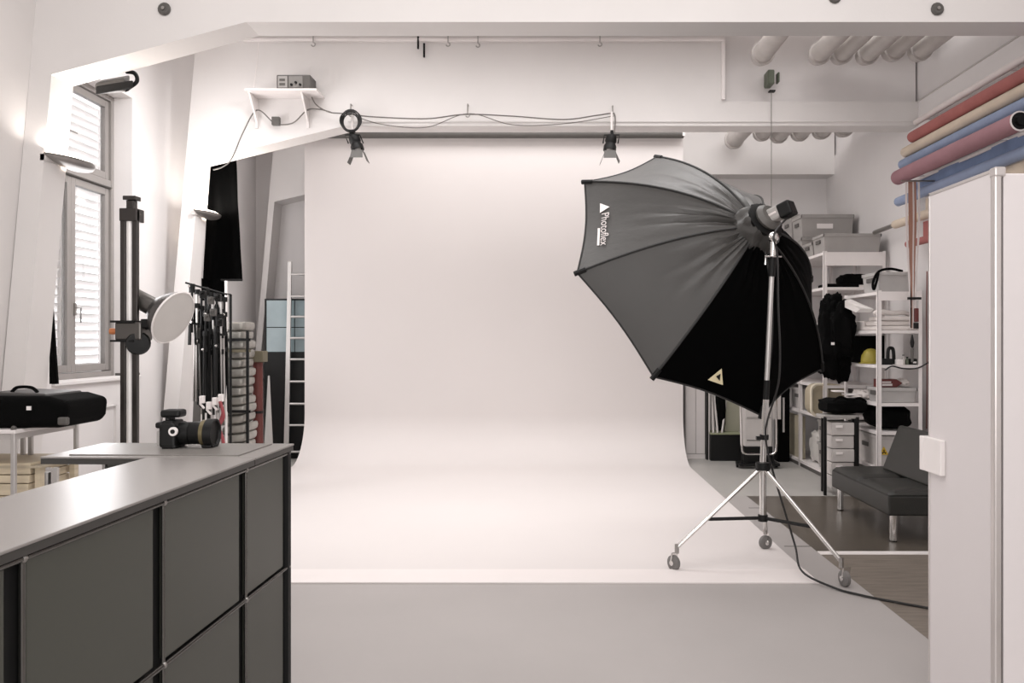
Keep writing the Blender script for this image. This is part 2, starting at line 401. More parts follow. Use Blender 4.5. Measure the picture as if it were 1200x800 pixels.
# ------------------------------------------------------------------ the paper sweep
pw = thing('paper_backdrop', 'wide white paper sweep curving from the wall onto the floor', 'backdrop', (-.64, 9.3, 0))
prof = [(4.97, .004), (6.0, .004), (7.4, .004), (9.4, .004)]
for k in range(1, 15):
    a = k/14*math.pi/2; prof.append((9.45+.55*math.sin(a), .004+.55*(1-math.cos(a))))
prof += [(10.0, 2.0), (10.0, 2.8), (10.0, 3.81)]
XA, XB = -2.86, 1.575
def swp(u, v):
    s_ = v*(len(prof)-1); i = min(int(s_), len(prof)-2); k = s_-i
    y = prof[i][0]*(1-k)+prof[i+1][0]*k; z = prof[i][1]*(1-k)+prof[i+1][1]*k
    return (XA+(XB-XA)*u, y, z)
n_ = len(prof)-1
MB().grid(swp, 24, n_, thick=(0, .004, -.003)).build('paper_sheet', paperm, pw, smooth=True)
MB().box((XA, 4.965, .0), (XB, 5.25, .011)).build('front_fold', foldm, pw, bevel=.003)
rl = thing('backdrop_rail', 'dark roller bar along the top of the white paper sweep', 'rail', (-.64, 9.9, 3.8))
MB().cyl((X(361, 9.9), 9.92, 3.805), (X(801, 9.9), 9.92, 3.805), .045, n=16).build('roller_tube', greyd, rl, smooth=True)
for x in (X(361, 9.9), X(801, 9.9)): MB().box((x-.015, 9.87, 3.78), (x+.015, 9.97, ZC)).build('end_bracket', whitem, rl)

# ------------------------------------------------------------------ on the second beam: shelf, device, cables, hooks, spots
sh = thing('wall_shelf', 'white wall shelf carrying a grey control box on the beam', 'shelf', P(330, 115, 8.08))
MB().box((X(286, 7.8), 7.8, 3.70), (-2.12, 8.08, 3.718)).build('shelf_board', whitem, sh, bevel=.003)
for px in (300, 360):
    x = X(px, 8.05); MB().box((x-.012, 8.06, 3.42), (x+.012, 8.08, 3.70)).prism([(x-.008, 8.06, 3.48), (x-.008, 7.86, 3.70), (x-.008, 8.06, 3.70)], (.016, 0, 0)).build('bracket', whitem, sh)
dv = thing('control_box', 'grey electronic control box on the white wall shelf', 'control box', P(342, 103, 7.9) )
x0, x1 = X(324, 7.84), X(356, 7.84)
MB().box((x0, 7.84, 3.72), (x1+.06, 8.04, 3.855)).build('casing', greyd, dv, bevel=.008)
MB().box((x0+.015, 7.834, 3.735), (x0+.1, 7.842, 3.84)).build('display_panel', greyp, dv)
MB().box((x0+.115, 7.834, 3.735), (x1-.01, 7.842, 3.84)).build('front_panel', mat('mid_grey_plastic', '#7f7c79', .5), dv)
for k in range(3): MB().lathe([(.012, 0), (.011, -.014), (0, -.014)], (x0+.14+k*.04, 7.834, 3.76+.02*(k % 2)), (0, 1, 0), 10).build('dial', black, dv, smooth=True)
for k in range(2): MB().box((x0+.03, 7.828, 3.755+k*.04), (x0+.08, 7.836, 3.775+k*.04)).build('button', greyd, dv)
def cable(name, label, pts, r, m, n=6, cat='cable', sp=8):
    o = MB().tube(spline(pts, sp), r, n).build(name, m, smooth=True); return tag(o, label, cat)
YC = 8.02
cable('cable', 'dark cable swinging from the control box to the right spotlight',
      [P(362,101,7.95), P(371,105,8.0), P(372,112,YC), P(364,108,YC), P(370,122,YC), P(385,131,YC), P(402,133,YC), P(440,137,YC), P(500,139,YC), P(545,134,YC), P(600,136,YC), P(660,140,YC), P(700,135,YC), P(718,133,YC), P(721,140,YC), P(720,156,YC)], .006, cablem)
cable('cable', 'second cable sagging along the beam above the dark rail', [P(418,137,YC), P(450,146,YC), P(500,149,YC), P(549,133,YC), P(600,146,YC), P(660,145,YC), P(718,136,YC)], .004, cablem)
cable('cable', 'cable dropping from shelf bracket to the black cloth', [P(388,131.5,YC), P(374,128,YC), P(360,129,YC), P(345,143,YC), P(331,146,YC), P(320,143,YC), P(301,129,YC), P(285,155,YC), P(272,185,YC), P(262,195,8.03), P(250,199,8.05)], .006, cablem)
cable('cable', 'thin white cable rising from the wall shelf to the track', [P(297,103,YC), P(301,75,YC), P(303,50,YC)], .004, whitem)
t = MB().box(P(318,146,8.0), P(329,138,8.05)).build('plug_coupling', greyd, bevel=.004); tag(t, 'small dark inline plug hanging in the cable under the shelf', 'plug')
cl = MB()
for k in range(5):
    cl.tube([P(411,143,8.0-.012*k) + V(((.072+.007*k)*math.cos(a*math.pi/12), 0, (.080+.006*((k*3)%5))*math.sin(a*math.pi/12)+.004*k)) for a in range(25)], .006, 6)
tag(cl.build('cable_coil', cableb, smooth=True), 'coil of black cable hung on the beam above left spotlight', 'cable')
hooks = [('leftmost white hook on the curtain track of the beam', 367, 36, 52), ('white hook on the track right of two black pegs', 525, 36, 52), ('small white hook on the track at mid beam', 560, 38, 53), ('rightmost white hook on the curtain track of the beam', 703, 36, 52), ('white hook above the coil of black cable', 411, 122, 134), ('white hook holding the cable midway along the beam', 548, 122, 135), ('white hook above the right hanging spotlight', 718, 124, 134)]
for lab, px, y0, y1 in hooks:
    p0 = P(px, y0, 8.02); p1 = P(px, y1, 8.02); r_ = .018
    pts = [p0, p1+V((0, 0, r_))] + [p1 + V((r_*math.sin(a), 0, r_*math.cos(a))) for a in [k*.5 for k in range(1, 10)]]
    o = MB().tube(pts, .0055, 6).cyl(p0+V((0, .055, 0)), p0, .006, n=6).build('hook', steel, smooth=True); tag(o, lab, 'hook', 'hooks along the beam')
for px, y0, y1, lab in ((490, 43, 57, 'higher of two short black pegs on the beam'), (497, 51, 67, 'lower of two short black pegs on the beam')):
    p0 = P(px, y0, 8.05); p1 = P(px, y1, 8.03)
    tag(MB().cyl(p0, p1, .010, n=8).cyl(p0+V((0,.03,-.01)), p0+V((0,0,-.01)), .006, n=6).build('peg', black, smooth=True), lab, 'peg')

def spot(px, lab, dx):
    top = P(px, 150, 8.0); t = thing('spotlight', lab, 'spotlight', top, group='small hanging spotlights')
    c = P(px+4*dx, 168, 8.0); ax = V((.35*dx, -.2, -1)).normalized()
    MB().cyl(P(px, 131, 8.02), P(px, 158, 8.02), .012, n=8).build('hanging_rod', whitep, t, smooth=True)
    MB().box(P(px-2, 154, 8.05), P(px+2, 163, 7.99)).build('clamp', black, t, bevel=.003)
    MB().lathe([(.0, -.07), (.05, -.07), (.055, -.02), (.045, .0), (.06, .03), (.06, .075), (.05, .075), (.02, .03), (0, .03)], c, ax, 16).build('lamp_body', black, t, smooth=True)
    MB().tube([c+V((-.07, 0, 0)), P(px, 158, 8.0)+V((-.07, 0, 0)), P(px, 158, 8.0)+V((.07, 0, 0)), c+V((.07, 0, 0))], .007, 6).build('yoke', black, t)
    e = c + ax*.08
    for s_, d in ((-1, V((-.06, 0, -.02))), (1, V((.06, 0, -.01)))):
        MB().prism([e+d*.8+V((0, -.05, 0)), e+d*.8+V((0, .05, 0)), e+d*1.5+V((0, .06, -.09)), e+d*1.5+V((0, -.06, -.09))], (.004, 0, .002)).build('barn_door', greyd, t)
    MB().prism([e+V((-.05, -.05, 0)), e+V((.05, -.05, 0)), e+V((.06, -.09, -.08)), e+V((-.06, -.09, -.08))], (0, .004, .002)).build('barn_door', greyd, t)
    MB().ball(e-ax*.02, .03, 10, 6).build('bulb', greyl, t, smooth=True)
spot(413, 'small black spotlight hanging under the coil of cable', 1)
spot(717, 'small black spotlight hanging above the big softbox', -.4)

# grey-green hoist box with its thin line
t = thing('hoist_box', 'grey green hoist box on the beam with a thin line', 'hoist', P(903, 108, 8.1))
MB().box(P(895, 104, 8.14), P(908, 81, 7.98)).build('casing', green, t, bevel=.012)
MB().box(P(909, 99, 8.1), P(914, 84, 8.02)).build('side_knob', green, t, bevel=.008)
MB().box(P(900, 109, 8.08), P(909, 105, 8.02)).build('line_guide', black, t, bevel=.004)
MB().cyl(P(904, 108, 8.05), P(904, 108, 8.05)-V((0, 0, 1.6)), .0035, n=5).build('line', cablem, t)

# ------------------------------------------------------------------ octagonal softbox on its wheeled stand
SK = 1.06; ax = V((-.4454988, .75035201, -.48836737)); c0 = V((1.03418518*SK, 5.64654766*SK, CZ+.41745511*SK)); RR = 1.0096*SK; rot = 1.58886937; H = .5285*SK
u_ = ax.cross(V((0, 0, 1))).normalized(); v_ = u_.cross(ax)
sb = thing('octagonal_softbox', 'large grey and black octagonal softbox seen from behind', 'softbox', (c0.x, c0.y, c0.z))
def rib(k, t):          # t 0 rim .. 1 collar ; quadratic bezier in (radius, height)
    a = rot + k*math.pi/4; r = (1-t)**2*RR + 2*t*(1-t)*RR*.60 + t*t*.165; h_ = 2*t*(1-t)*H*.80 + t*t*H
    return c0 + (u_*math.cos(a)+v_*math.sin(a))*r - ax*h_
def panel(k, u, t, off=0):
    p = rib(k, t)*(1-u) + rib(k+1, t)*u; s_ = math.sin(math.pi*u)
    axp = c0 - ax*((p-c0).dot(-ax)); rad = (p-axp)
    p = p - rad.normalized()*rad.length*.035*s_*(1-t*.5) if rad.length > 1e-5 else p
    n = rad.normalized()*.45 - ax*.9 if rad.length > 1e-5 else -ax
    if t < .02: p = p - ax*.035*s_*(-1)*0
    wr = .05*s_*max(0, (t-.2))*nz((u*10, t*1.3, k), 1.0, k) + .018*s_*nz((u*5, t*5, k), 1.0, k+9)*max(0, t-.1)
    return p + n.normalized()*(wr+off)
def onp(k, px, py, off=.004):      # the point of fabric panel k that carries a print seen at this place in the photograph
    best = (1e9, 0, 0); cu_, ct_, w_ = .5, .5, .5
    for it in range(5):
        for i in range(13):
            for j in range(13):
                u = cu_+(i/6-1)*w_; t = ct_+(j/6-1)*w_
                if not (0 <= u <= 1 and 0 <= t <= 1): continue
                q = panel(k, u, t); d = (643+1000*q.x/q.y-px)**2+(398-1000*(q.z-CZ)/q.y-py)**2
                if d < best[0]: best = (d, u, t)
        cu_, ct_ = best[1], best[2]; w_ *= .3
    return panel(k, best[1], best[2], off)
for k in range(8):
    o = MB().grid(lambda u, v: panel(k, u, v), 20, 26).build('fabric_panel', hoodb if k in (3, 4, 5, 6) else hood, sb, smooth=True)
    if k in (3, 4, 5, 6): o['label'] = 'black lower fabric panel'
    if k == 1:
        # white print: triangle, lettering and bar running down the rim edge
        MB().prism([onp(1, 703, 239), onp(1, 714, 243), onp(1, 703, 250)], -ax*.003).build('printed_triangle', whitep, o)
        MB().prism([onp(1, 700.5, 268), onp(1, 703, 268), onp(1, 702, 288), onp(1, 699.5, 288)], -ax*.003).build('printed_bar', whitep, o)
        p = onp(1, 705, 251, .010); px_ = (onp(1, 703.5, 289, .010)-p); tw = px_.length; px_ = px_.normalized()
        py_ = onp(1, 713, 252, .010)-p; py_ = (py_-px_*py_.dot(px_)).normalized(); n__ = px_.cross(py_)
        cu = bpy.data.curves.new('printed_lettering', 'FONT'); cu.body = 'Photoflex'; cu.size = .08; cu.extrude = .0005
        cu.materials.append(whiter); tmp = bpy.data.objects.new('printed_lettering', cu); C.objects.link(tmp)
        me_ = bpy.data.meshes.new_from_object(tmp, depsgraph=bpy.context.evaluated_depsgraph_get()); bpy.data.objects.remove(tmp)
        wid = max(v.co.x for v in me_.vertices)
        to = bpy.data.objects.new('printed_lettering', me_); C.objects.link(to); to.parent = o
        M = Matrix((px_*(tw/wid), py_*.95, n__)).transposed().to_4x4(); M.translation = p - c0
        to.matrix_local = M
    if k == 3:
        MB().prism([onp(3, 829, 445), onp(3, 845, 432), onp(3, 846.5, 451)], -ax*.003).build('printed_triangle', mat('pale_yellow_print', '#e6d9b4', .5), o)
        MB().prism([onp(3, 838, 441, .012), onp(3, 843, 438, .012), onp(3, 842, 446, .012)], -ax*.003).build('printed_mark', black, o)
for k in range(8):
    MB().tube([rib(k, t/22) - ax*.004 for t in range(23)], .008, 6).build('rib', seam, sb, smooth=True)
    d = (rib(k, 0)-rib(k, .05)).normalized()
    MB().tube([rib(k, 0)-d*.06, rib(k, 0)+d*.02], .017, 8).build('rib_end_cap', black, sb, smooth=True)
    MB().tube([panel(k, i/12, 0) for i in range(13)], .006, 6).build('rim_binding', seam, sb, smooth=True)
MB().add([rib(k, 0)*.93 + c0*.07 - ax*.03 for k in range(8)] + [c0-ax*.03], [(k, (k+1) % 8, 8) for k in range(8)]).build('front_diffuser', whitep, sb)
col = MB()
def colf(u, v):
    a = u*2*math.pi; r = .17 - .045*v + .014*math.sin(a*8+v*3) + .012*nz((math.cos(a)*3, math.sin(a)*3, v*3)); h_ = H-.02+.13*v
    return c0 + (u_*math.cos(a)+v_*math.sin(a))*r - ax*h_
col.grid(colf, 48, 8); col.build('fabric_collar', hood, sb, smooth=True)
MB().lathe([(.125, 0), (.13, .02), (.09, .03), (0, .03)], c0-ax*(H+.09), -ax, 24).build('speed_ring', black, sb, smooth=True)
# strobe head
ap = c0 - ax*(H+.12)
st = thing('strobe_head', 'grey studio strobe head behind the octagonal softbox', 'strobe', ap)
hx = V((.70, -.60, .36)).normalized(); hy = V((0, 0, 1)).cross(hx).normalized(); hz = hx.cross(hy)
Mh = Matrix((hx, hy, hz)).transposed().to_4x4(); Mh.translation = ap
MB().box((-.02, -.045, -.045), (.13, .045, .045), Mh).build('head_body', greyp, st, bevel=.015)
MB().box((.10, -.05, -.055), (.19, .05, .04), Mh).build('rear_housing', black, st, bevel=.012)
MB().box((.02, -.048, -.008), (.09, .048, .008), Mh).build('control_strip', whiter, st, bevel=.004)
MB().lathe([(.085, -.005), (.095, .02), (.07, .05), (0, .05)], ap, -ax, 20).build('front_ring', greyd, st, smooth=True)

hub = V((1.335, 5.32, .64)); topz = Z(280, 5.32)
stn = thing('softbox_stand', 'chrome wheeled light stand holding the large softbox', 'light stand', (1.335, 5.32, 0))
tp = P(903, 276, 5.32); tp.y = 5.25
def sp_(z): k = (z-.64)/(tp.z-.64); return hub*(1-k) + tp*k
MB().cyl(V((hub.x, hub.y, .30)), hub, .021, n=14).build('lower_pole', chrome, stn, smooth=True)
MB().cyl(hub, sp_(1.05), .020, n=14).build('middle_pole', chrome, stn, smooth=True)
MB().cyl(sp_(1.03), sp_(1.17), .019, n=14).build('black_sleeve', black, stn, smooth=True)
MB().cyl(sp_(1.16), sp_(1.83), .016, n=14).build('upper_pole', alu, stn, smooth=True)
MB().cyl(sp_(1.81), sp_(1.93), .022, n=12).build('pole_clamp', black, stn, smooth=True)
MB().cyl(sp_(1.92), sp_(2.06), .020, n=12).ball(sp_(2.05), .034, 12, 8).build('swivel_joint', chrome, stn, smooth=True)
MB().tube([sp_(1.93)+V((-.05, -.02, -.05)), sp_(1.93)+V((-.05, -.02, 0)), sp_(1.93)+V((.05, -.02, 0))], .007, 6).build('tilt_handle', chrome, stn)
MB().cyl(hub-V((0, 0, .03)), hub+V((0, 0, .015)), .045, n=14).build('hub_collar', black, stn, smooth=True)
MB().cyl(sp_(.80), sp_(.83), .028, n=12).box(sp_(.81)+V((-.05, -.02, -.01)), sp_(.81)+V((0, .01, .01))).build('cable_clip', black, stn)
cast = [V((.79, 5.26, 0)), V((1.465, 5.77, 0)), V((1.69, 4.93, 0))]
for i, c in enumerate(cast):
    e = c + V((0, 0, .14)); d = (e-hub)
    lg = MB().cyl(hub-V((0, 0, .01)), e, .013, n=10).build('leg', chrome, stn, smooth=True)
    MB().cyl(e+V((0, 0, .02)), e-V((0, 0, .035)), .014, n=10).build('caster_stem', steel, lg, smooth=True)
    off = V((d.x, d.y, 0)).normalized()*.02
    wc = c + off + V((0, 0, .047)); wax = V((.8, .6, 0)) if i == 0 else (V((.35, -.94, 0)) if i == 1 else V((.95, .3, 0)))
    wax.normalize()
    MB().lathe([(.012, -.018), (.038, -.016), (.047, -.01), (.047, .01), (.038, .016), (.012, .018)], wc, wax, 18, cap=True).build('caster_wheel', mat('caster_rubber', '#6d6a68', .5), lg, smooth=True)
    MB().lathe([(.0, -.024), (.016, -.022), (.016, .022), (0, .024)], wc, wax, 12).build('wheel_cap', chrome, lg, smooth=True)
    MB().prism([wc+wax*.024+V((0, 0, -.01)), wc+wax*.024+V((.01, 0, .06)), wc-wax*.024+V((.01, 0, .06)), wc-wax*.024+V((0, 0, -.01))], off*.4+V((0, 0, .004))).build('caster_fork', chrome, lg)
brc = V((hub.x, hub.y, .31))
MB().cyl(brc-V((0, 0, .02)), brc+V((0, 0, .02)), .03, n=12).build('brace_collar', black, stn, smooth=True)
for i, c in enumerate(cast):
    e = c+V((0, 0, .14)); k = (hub.z-.31)/(hub.z-.14); MB().cyl(brc, hub*(1-k)+e*k, .011, n=8).build('brace', black, stn, smooth=True)
YP = 5.2
cable('cable', 'long cable from the strobe head down the stand across the floor',
      [ap+hx*.14+V((0, -.03, -.06)), P(907,275,5.16), P(911,300,5.16), P(912,360,5.16), P(914,410,5.16), P(912,450,5.18), P(900,490,5.22), P(897,508,5.24), P(900,530,5.26), P(908,560,5.3), P(920,600,5.3), P(932,640,5.3), V((X(940, 5.05), 5.05, .05)),
       V((1.62, 4.85, .012)), V((1.72, 4.72, .01)), V((1.84, 4.62, .008)), V((2.02, 4.48, .008)), V((2.3, 4.28, .008))], .0065, cableb)

# ------------------------------------------------------------------ white locker at right
lk = thing('white_locker', 'tall white locker in the right foreground', 'locker', (1.507, 3.13, 0))
LX, LY0, LY1, LZ = 1.507, 2.88, 3.385, 2.0
MB().box((LX+.018, LY0+.02, 0), (LX+1.0, LY1, LZ-.015)).build('locker_body', lockm, lk)
MB().box((LX, LY0+.03, .0), (LX+.018, LY1-.012, LZ-.012)).build('side_panel', lockm, lk, bevel=.002)
MB().box((LX-.002, LY1-.012, .0), (LX+.02, LY1, LZ)).build('edge_profile', edgem, lk, bevel=.002)
MB().box((LX-.002, LY0+.0, LZ-.014), (LX+.02, LY1, LZ)).build('edge_profile', edgem, lk, bevel=.003)
MB().box((LX-.003, LY0-.003, .0), (LX+.022, LY0+.028, LZ)).build('edge_profile', edgem, lk, bevel=.006)
MB().box((LX+.022, LY0+.01, 0), (LX+.03, LY0+.02, LZ-.02)).build('door_gap', gap, lk)
MB().box((LX+.028, LY0, .0), (LX+.5, LY0+.02, LZ-.02)).build('door', lockm, lk, bevel=.003)
MB().box((LX+.503, LY0, .0), (LX+1.0, LY0+.02, LZ-.02)).build('door', lockm, lk, bevel=.003)
MB().box((LX-.004, LY0-.006, LZ-.03), (LX+.035, LY0+.035, LZ+.004)).build('corner_cap', edgem, lk, bevel=.006)
hb = MB().box((LX-.02, 3.24, Z(555, 3.3)), (LX, 3.40, Z(514, 3.3))).box((LX-.022, 3.385, Z(555, 3.3)), (LX+.05, 3.42, Z(514, 3.3))).build('wall_box', whitep, bevel=.003)
hb.parent = lk; hb.location = V(hb.location)-V(lk.location); hb.name = 'junction_box'

# ------------------------------------------------------------------ counter in the left foreground (local coordinates, origin at far right foot)
ct = thing('modular_counter', 'dark olive grey modular counter filling the left foreground', 'counter', (-.857, 2.82, 0), R(-1.7))
TZ = 1.076
def L_(mb, name, m, parent=ct, **k): return mb.build(name, m, parent, local=True, **k)
L_(MB().box((-.31, -2.45, TZ-.006), (.012, -.33, TZ)), 'countertop', topm, bevel=.002)
L_(MB().box((-.63, -.328, TZ-.006), (.012, .012, TZ)), 'countertop', topm, bevel=.002)
L_(MB().box((-.309, -2.449, TZ-.022), (.010, -.335, TZ-.0065)).box((-.629, -.327, TZ-.022), (.010, .010, TZ-.0065)), 'top_rim', topedge)
L_(MB().box((-.56, -.30, TZ-.0005), (-.05, -.02, TZ+.004)), 'desk_pad', mat('desk_pad_grey', '#7d7975', .35), bevel=.001)
L_(MB().box((-.31, -2.44, .02), (-.02, -.002, TZ-.0225)), 'carcass', gap)
L_(MB().box((-.02, -.022, .0), (.004, .004, TZ-.0225)), 'end_post', gap)
bounds = [0, .362, .855, 1.356, 1.857, 2.36]; rows = [(TZ-.026, .672), (.672, .285), (.285, .03)]
pan = 0
for i in range(5):
    s0, s1 = bounds[i], bounds[i+1]
    for (z1, z0) in rows:
        L_(MB().box((-.018, -s1+.006, z0+.012), (-.004, -s0-.050, z1-.007)), 'panel', panelm, bevel=.002)
for b_ in bounds:
    L_(MB().cyl((-.004, -b_-.004, .02), (-.004, -b_-.004, TZ-.0225), .005, n=10), 'vertical_tube', mat('dark_chrome_tube', '#6b6966', .25, .9), smooth=True)
for z in (.672, .285, .03, TZ-.030):
    L_(MB().cyl((-.003, 0, z), (-.003, -2.36, z), .006, n=10), 'horizontal_tube', mat('dark_chrome_tube', '#6b6966', .25, .9), smooth=True)
    for b_ in bounds: L_(MB().ball((-.003, -b_-.004, z), .0085, 10, 6), 'ball_joint', steel, smooth=True)
L_(MB().box((-.02, -2.36, .0), (-.0, 0, .03)), 'plinth', gap)
# end unit, open towards the camera side
L_(MB().box((-.62, -.01, .05), (-.33, .0, TZ-.047)), 'back_panel', panelm)
for x in (-.615, -.335):
    for y in (-.315, -.008): L_(MB().cyl((x, y, 0), (x, y, TZ-.047), .0085, n=10), 'vertical_tube', steel, smooth=True)
for z in (.95, .60): L_(MB().box((-.61, -.315, z-.006), (-.33, -.012, z+.006)), 'shelf', greyl)
L_(MB().cyl((-.615, -.315, .985), (-.33, -.315, .985), .008, n=8), 'horizontal_tube', chrome, smooth=True)
Mct = Matrix.Translation((-.857, 2.82, 0)) @ Matrix.Rotation(R(-1.7), 4, 'Z')
t = thing('tube_light', 'white tube light with black clips under the counter end', 'tube light', Mct @ V((-.47, -.25, .958)))
MB().cyl(Mct @ V((-.60, -.26, .972)), Mct @ V((-.36, -.26, .972)), .014, n=12).build('tube', whitep, t, smooth=True)
for x in (-.53, -.42): MB().box((x-.01, -.275, .957), (x+.01, -.245, .99), Mct).build('clip', black, t)

# camera lying on the counter
cp = Mct @ V((-.27, -.13, TZ+.004)); cp = P(221, 526, 2.71); cp.z = TZ+.004
cm = thing('camera_with_lens', 'black camera with a long lens lying on the counter', 'camera', cp)
def cx(px): return X(px, 2.71)
def cz(py): return cp.z + (525-py)*.00271
MB().box((cx(194), 2.66, cz(524)), (cx(213), 2.76, cz(496))).box((cx(195), 2.665, cz(500)), (cx(210), 2.75, cz(493))).build('camera_body', black, cm, bevel=.008)
MB().box((cx(190), 2.67, cz(522)), (cx(194.5), 2.75, cz(505))).build('rear_screen', greyp, cm, bevel=.003)
MB().box((cx(188), 2.67, cz(502)), (cx(198), 2.75, cz(495))).build('viewfinder', black, cm, bevel=.006)
MB().cyl((cx(212), 2.71, cz(509)), (cx(224), 2.71, cz(509)), .036, n=24).build('lens_mount', black, cm, smooth=True)
MB().lathe([(.033, 0), (.036, .01), (.036, .035), (.040, .045), (.040, .075), (.0, .075)], (cx(223), 2.71, cz(508.5)), (1, 0, 0), 28).build('lens_barrel', black, cm, smooth=True)
MB().lathe([(.0412, 0), (.0412, .012)], (cx(238), 2.71, cz(508.5)), (1, 0, 0), 28, ).build('focus_ring', mat('bronze_ring', '#6a6046', .4, .5), cm, smooth=True)
MB().lathe([(.040, 0), (.046, .004), (.046, .03), (.040, .03), (.03, .01), (0, .01)], (cx(242), 2.71, cz(509)), (1, 0, 0), 28).build('lens_hood', black, cm, smooth=True)
MB().lathe([(.014, 0), (.014, -.008), (.0, -.008)], (cx(211), 2.665, cz(505)), (0, 1, 0), 18).build('mode_dial', whitep, cm, smooth=True)
MB().lathe([(.007, 0), (.007, -.003), (.0, -.003)], (cx(211), 2.657, cz(505)), (0, 1, 0), 12).build('dial_mark', black, cm)
MB().box((cx(196), 2.66, cz(527)), (cx(214), 2.74, cz(519))).build('battery_grip', black, cm, bevel=.01)
MB().box((cx(197), 2.69, cz(496)), (cx(202), 2.73, cz(489))).build('hot_shoe_foot', black, cm)
MB().box((cx(192), 2.68, cz(490)), (cx(215), 2.74, cz(481))).build('radio_trigger', black, cm, bevel=.008)
MB().box((cx(240), 2.68, cz(525)), (cx(252), 2.74, cz(521))).build('lens_foot', black, cm, bevel=.004)

# ------------------------------------------------------------------ white trolley table with bag at left, wooden crate stack below it
TY0, TY1, TX = 4.3, 4.9, -2.69
tb = thing('trolley_table', 'white topped metal table at the left under a black bag', 'table', (TX-.45, 4.6, 0))
MB().box((TX-.76, TY0, .945), (TX, TY1, .965)).build('tabletop', whitem, tb, bevel=.004)
MB().box((TX-.76, TY0+.02, .915), (TX-.02, TY0+.035, .945)).box((TX-.03, TY0+.03, .915), (TX-.015, TY1-.02, .945)).build('apron', greyl, tb)
for x in (TX-.015, TX-.74):
    for y in (TY0+.015, TY1-.015): MB().box((x-.011, y-.011, 0), (x+.011, y+.011, .96)).build('leg', alu, tb, bevel=.003)
for px in (27, 36): MB().box((X(px, 4.75)-.010, 4.74, 0), (X(px, 4.75)+.010, 4.76, .945)).build('leg', steel, tb)
for x, y in ((TX-.015, TY0+.015), (TX-.015, TY1-.015)): MB().ball((x, y, .972), .014, 10, 6).build('corner_knob', greyd, tb, smooth=True)
bz = .966
bagc = P(40, 480, 4.6); 
bg_ = thing('black_camera_bag', 'black padded camera bag lying on the white topped table', 'bag', (bagc.x, 4.58, bz))
MB().prism([V((X(-14, 4.4), 4.36, bz+.002)), V((X(76, 4.4), 4.36, bz+.002)), V((X(88, 4.45), 4.36, bz+.04)), V((X(84, 4.4), 4.36, bz+.135)), V((X(60, 4.4), 4.36, bz+.165)), V((X(-14, 4.4), 4.36, bz+.165))], (0, .42, 0)).build('bag_body', blackf, bg_, bevel=.03, seg=4)
MB().prism([V((X(-12, 4.4), 4.40, bz+.158)), V((X(56, 4.4), 4.40, bz+.158)), V((X(66, 4.5), 4.40, bz+.175)), V((X(-12, 4.4), 4.40, bz+.185))], (0, .34, 0)).build('lid', mat('bag_lid_fabric', '#3c3a39', .5, var=.1), bg_, bevel=.008)
MB().tube(spline([V((X(5, 4.4), 4.46, bz+.18)), V((X(12, 4.4), 4.46, bz+.205)), V((X(28, 4.4), 4.46, bz+.205)), V((X(36, 4.4), 4.46, bz+.18))]), .009, 6).build('handle', blackf, bg_, smooth=True)
MB().box((X(32, 4.36), 4.352, bz+.095), (X(37, 4.36), 4.359, bz+.115)).build('woven_badge', whitep, bg_)
MB().box((X(70, 4.36), 4.335, bz+.02), (X(82, 4.36), 4.362, bz+.06)).build('side_pocket', greyd, bg_, bevel=.008)
tag_c = thing('plywood_crate', 'stack of pale plywood boards boxed under the table', 'crate', (-3.0, 4.62, 0))
zt = .755; x1c = X(52, 4.45)
k = 0; z = 0
while z < zt-.03:
    hgt = .062 if (k % 3) else .045; j = .012*((k*37 % 7)/7-.5)
    MB().box((x1c-.55+j, 4.42+j, z+.002), (x1c-.06+j, 4.80+j, z+hgt-.003)).build('board', woodc, tag_c, bevel=.002); z += hgt; k += 1
for y in (4.44, 4.76): MB().box((x1c-.045, y, 0), (x1c-.015, y+.04, zt)).build('corner_post', woodc, tag_c, bevel=.002)
MB().box((x1c-.58, 4.42, zt-.0), (x1c, 4.84, zt+.012)).build('lid_board', mat('crate_lid_board', '#b5a994', .6, var=.1), tag_c)
t = thing('metal_frame', 'grey metal frame standing right of the plywood crate', 'frame', (X(60, 4.4), 4.5, 0))
for px in (56, 64): MB().box((X(px, 4.4)-.012, 4.4, 0), (X(px, 4.4)+.012, 4.42, .76)).build('upright', alu, t)
for z in (.75, .66, .3): MB().box((X(56, 4.4), 4.402, z-.012), (X(64, 4.4), 4.418, z)).build('crossbar', alu, t)

# ------------------------------------------------------------------ camera stand column with arm and reflector head
cs = thing('camera_stand', 'tall dark column stand with pale core at left', 'camera stand', (-2.445, 5.0, 0))
CX = -2.445
for s_ in (-1, 1): MB().box((CX+s_*.035-.015, 4.965, .1), (CX+s_*.035+.015, 4.995, 2.18)).build('side_rail', mat('dark_anodised', '#3b3735', .35, .5, var=.05), cs, bevel=.004)
MB().cyl((CX, 4.982, .08), (CX, 4.982, 2.12),   .020, n=16).build('bright_core', mat('bright_aluminium', '#e4e1df', .45, .3), cs, smooth=True)
MB().box((CX-.05, 4.955, 2.11), (CX+.05, 5.055, 2.185)).build('top_block', mat('dark_anodised', ''), cs, bevel=.004)
MB().box((CX-.022, 4.98, 2.185), (CX+.022, 5.03, 2.235)).box((CX-.038, 4.97, 2.235), (CX+.038, 5.04, 2.26)).build('top_cap', mat('dark_anodised', ''), cs, bevel=.004)
MB().box((CX-.35, 4.95, .06), (CX+.35, 5.05, .11)).box((CX-.05, 4.65, .06), (CX+.05, 5.35, .11)).build('base', black, cs, bevel=.01)
for dx, dy in ((-.32, 0), (.32, 0), (0, -.32), (0, .32)): MB().cyl((CX+dx-.015, 5+dy, .035), (CX+dx+.015, 5+dy, .035), .035, n=14).build('wheel', black, cs, smooth=True)
cz_ = Z(388, 4.95)
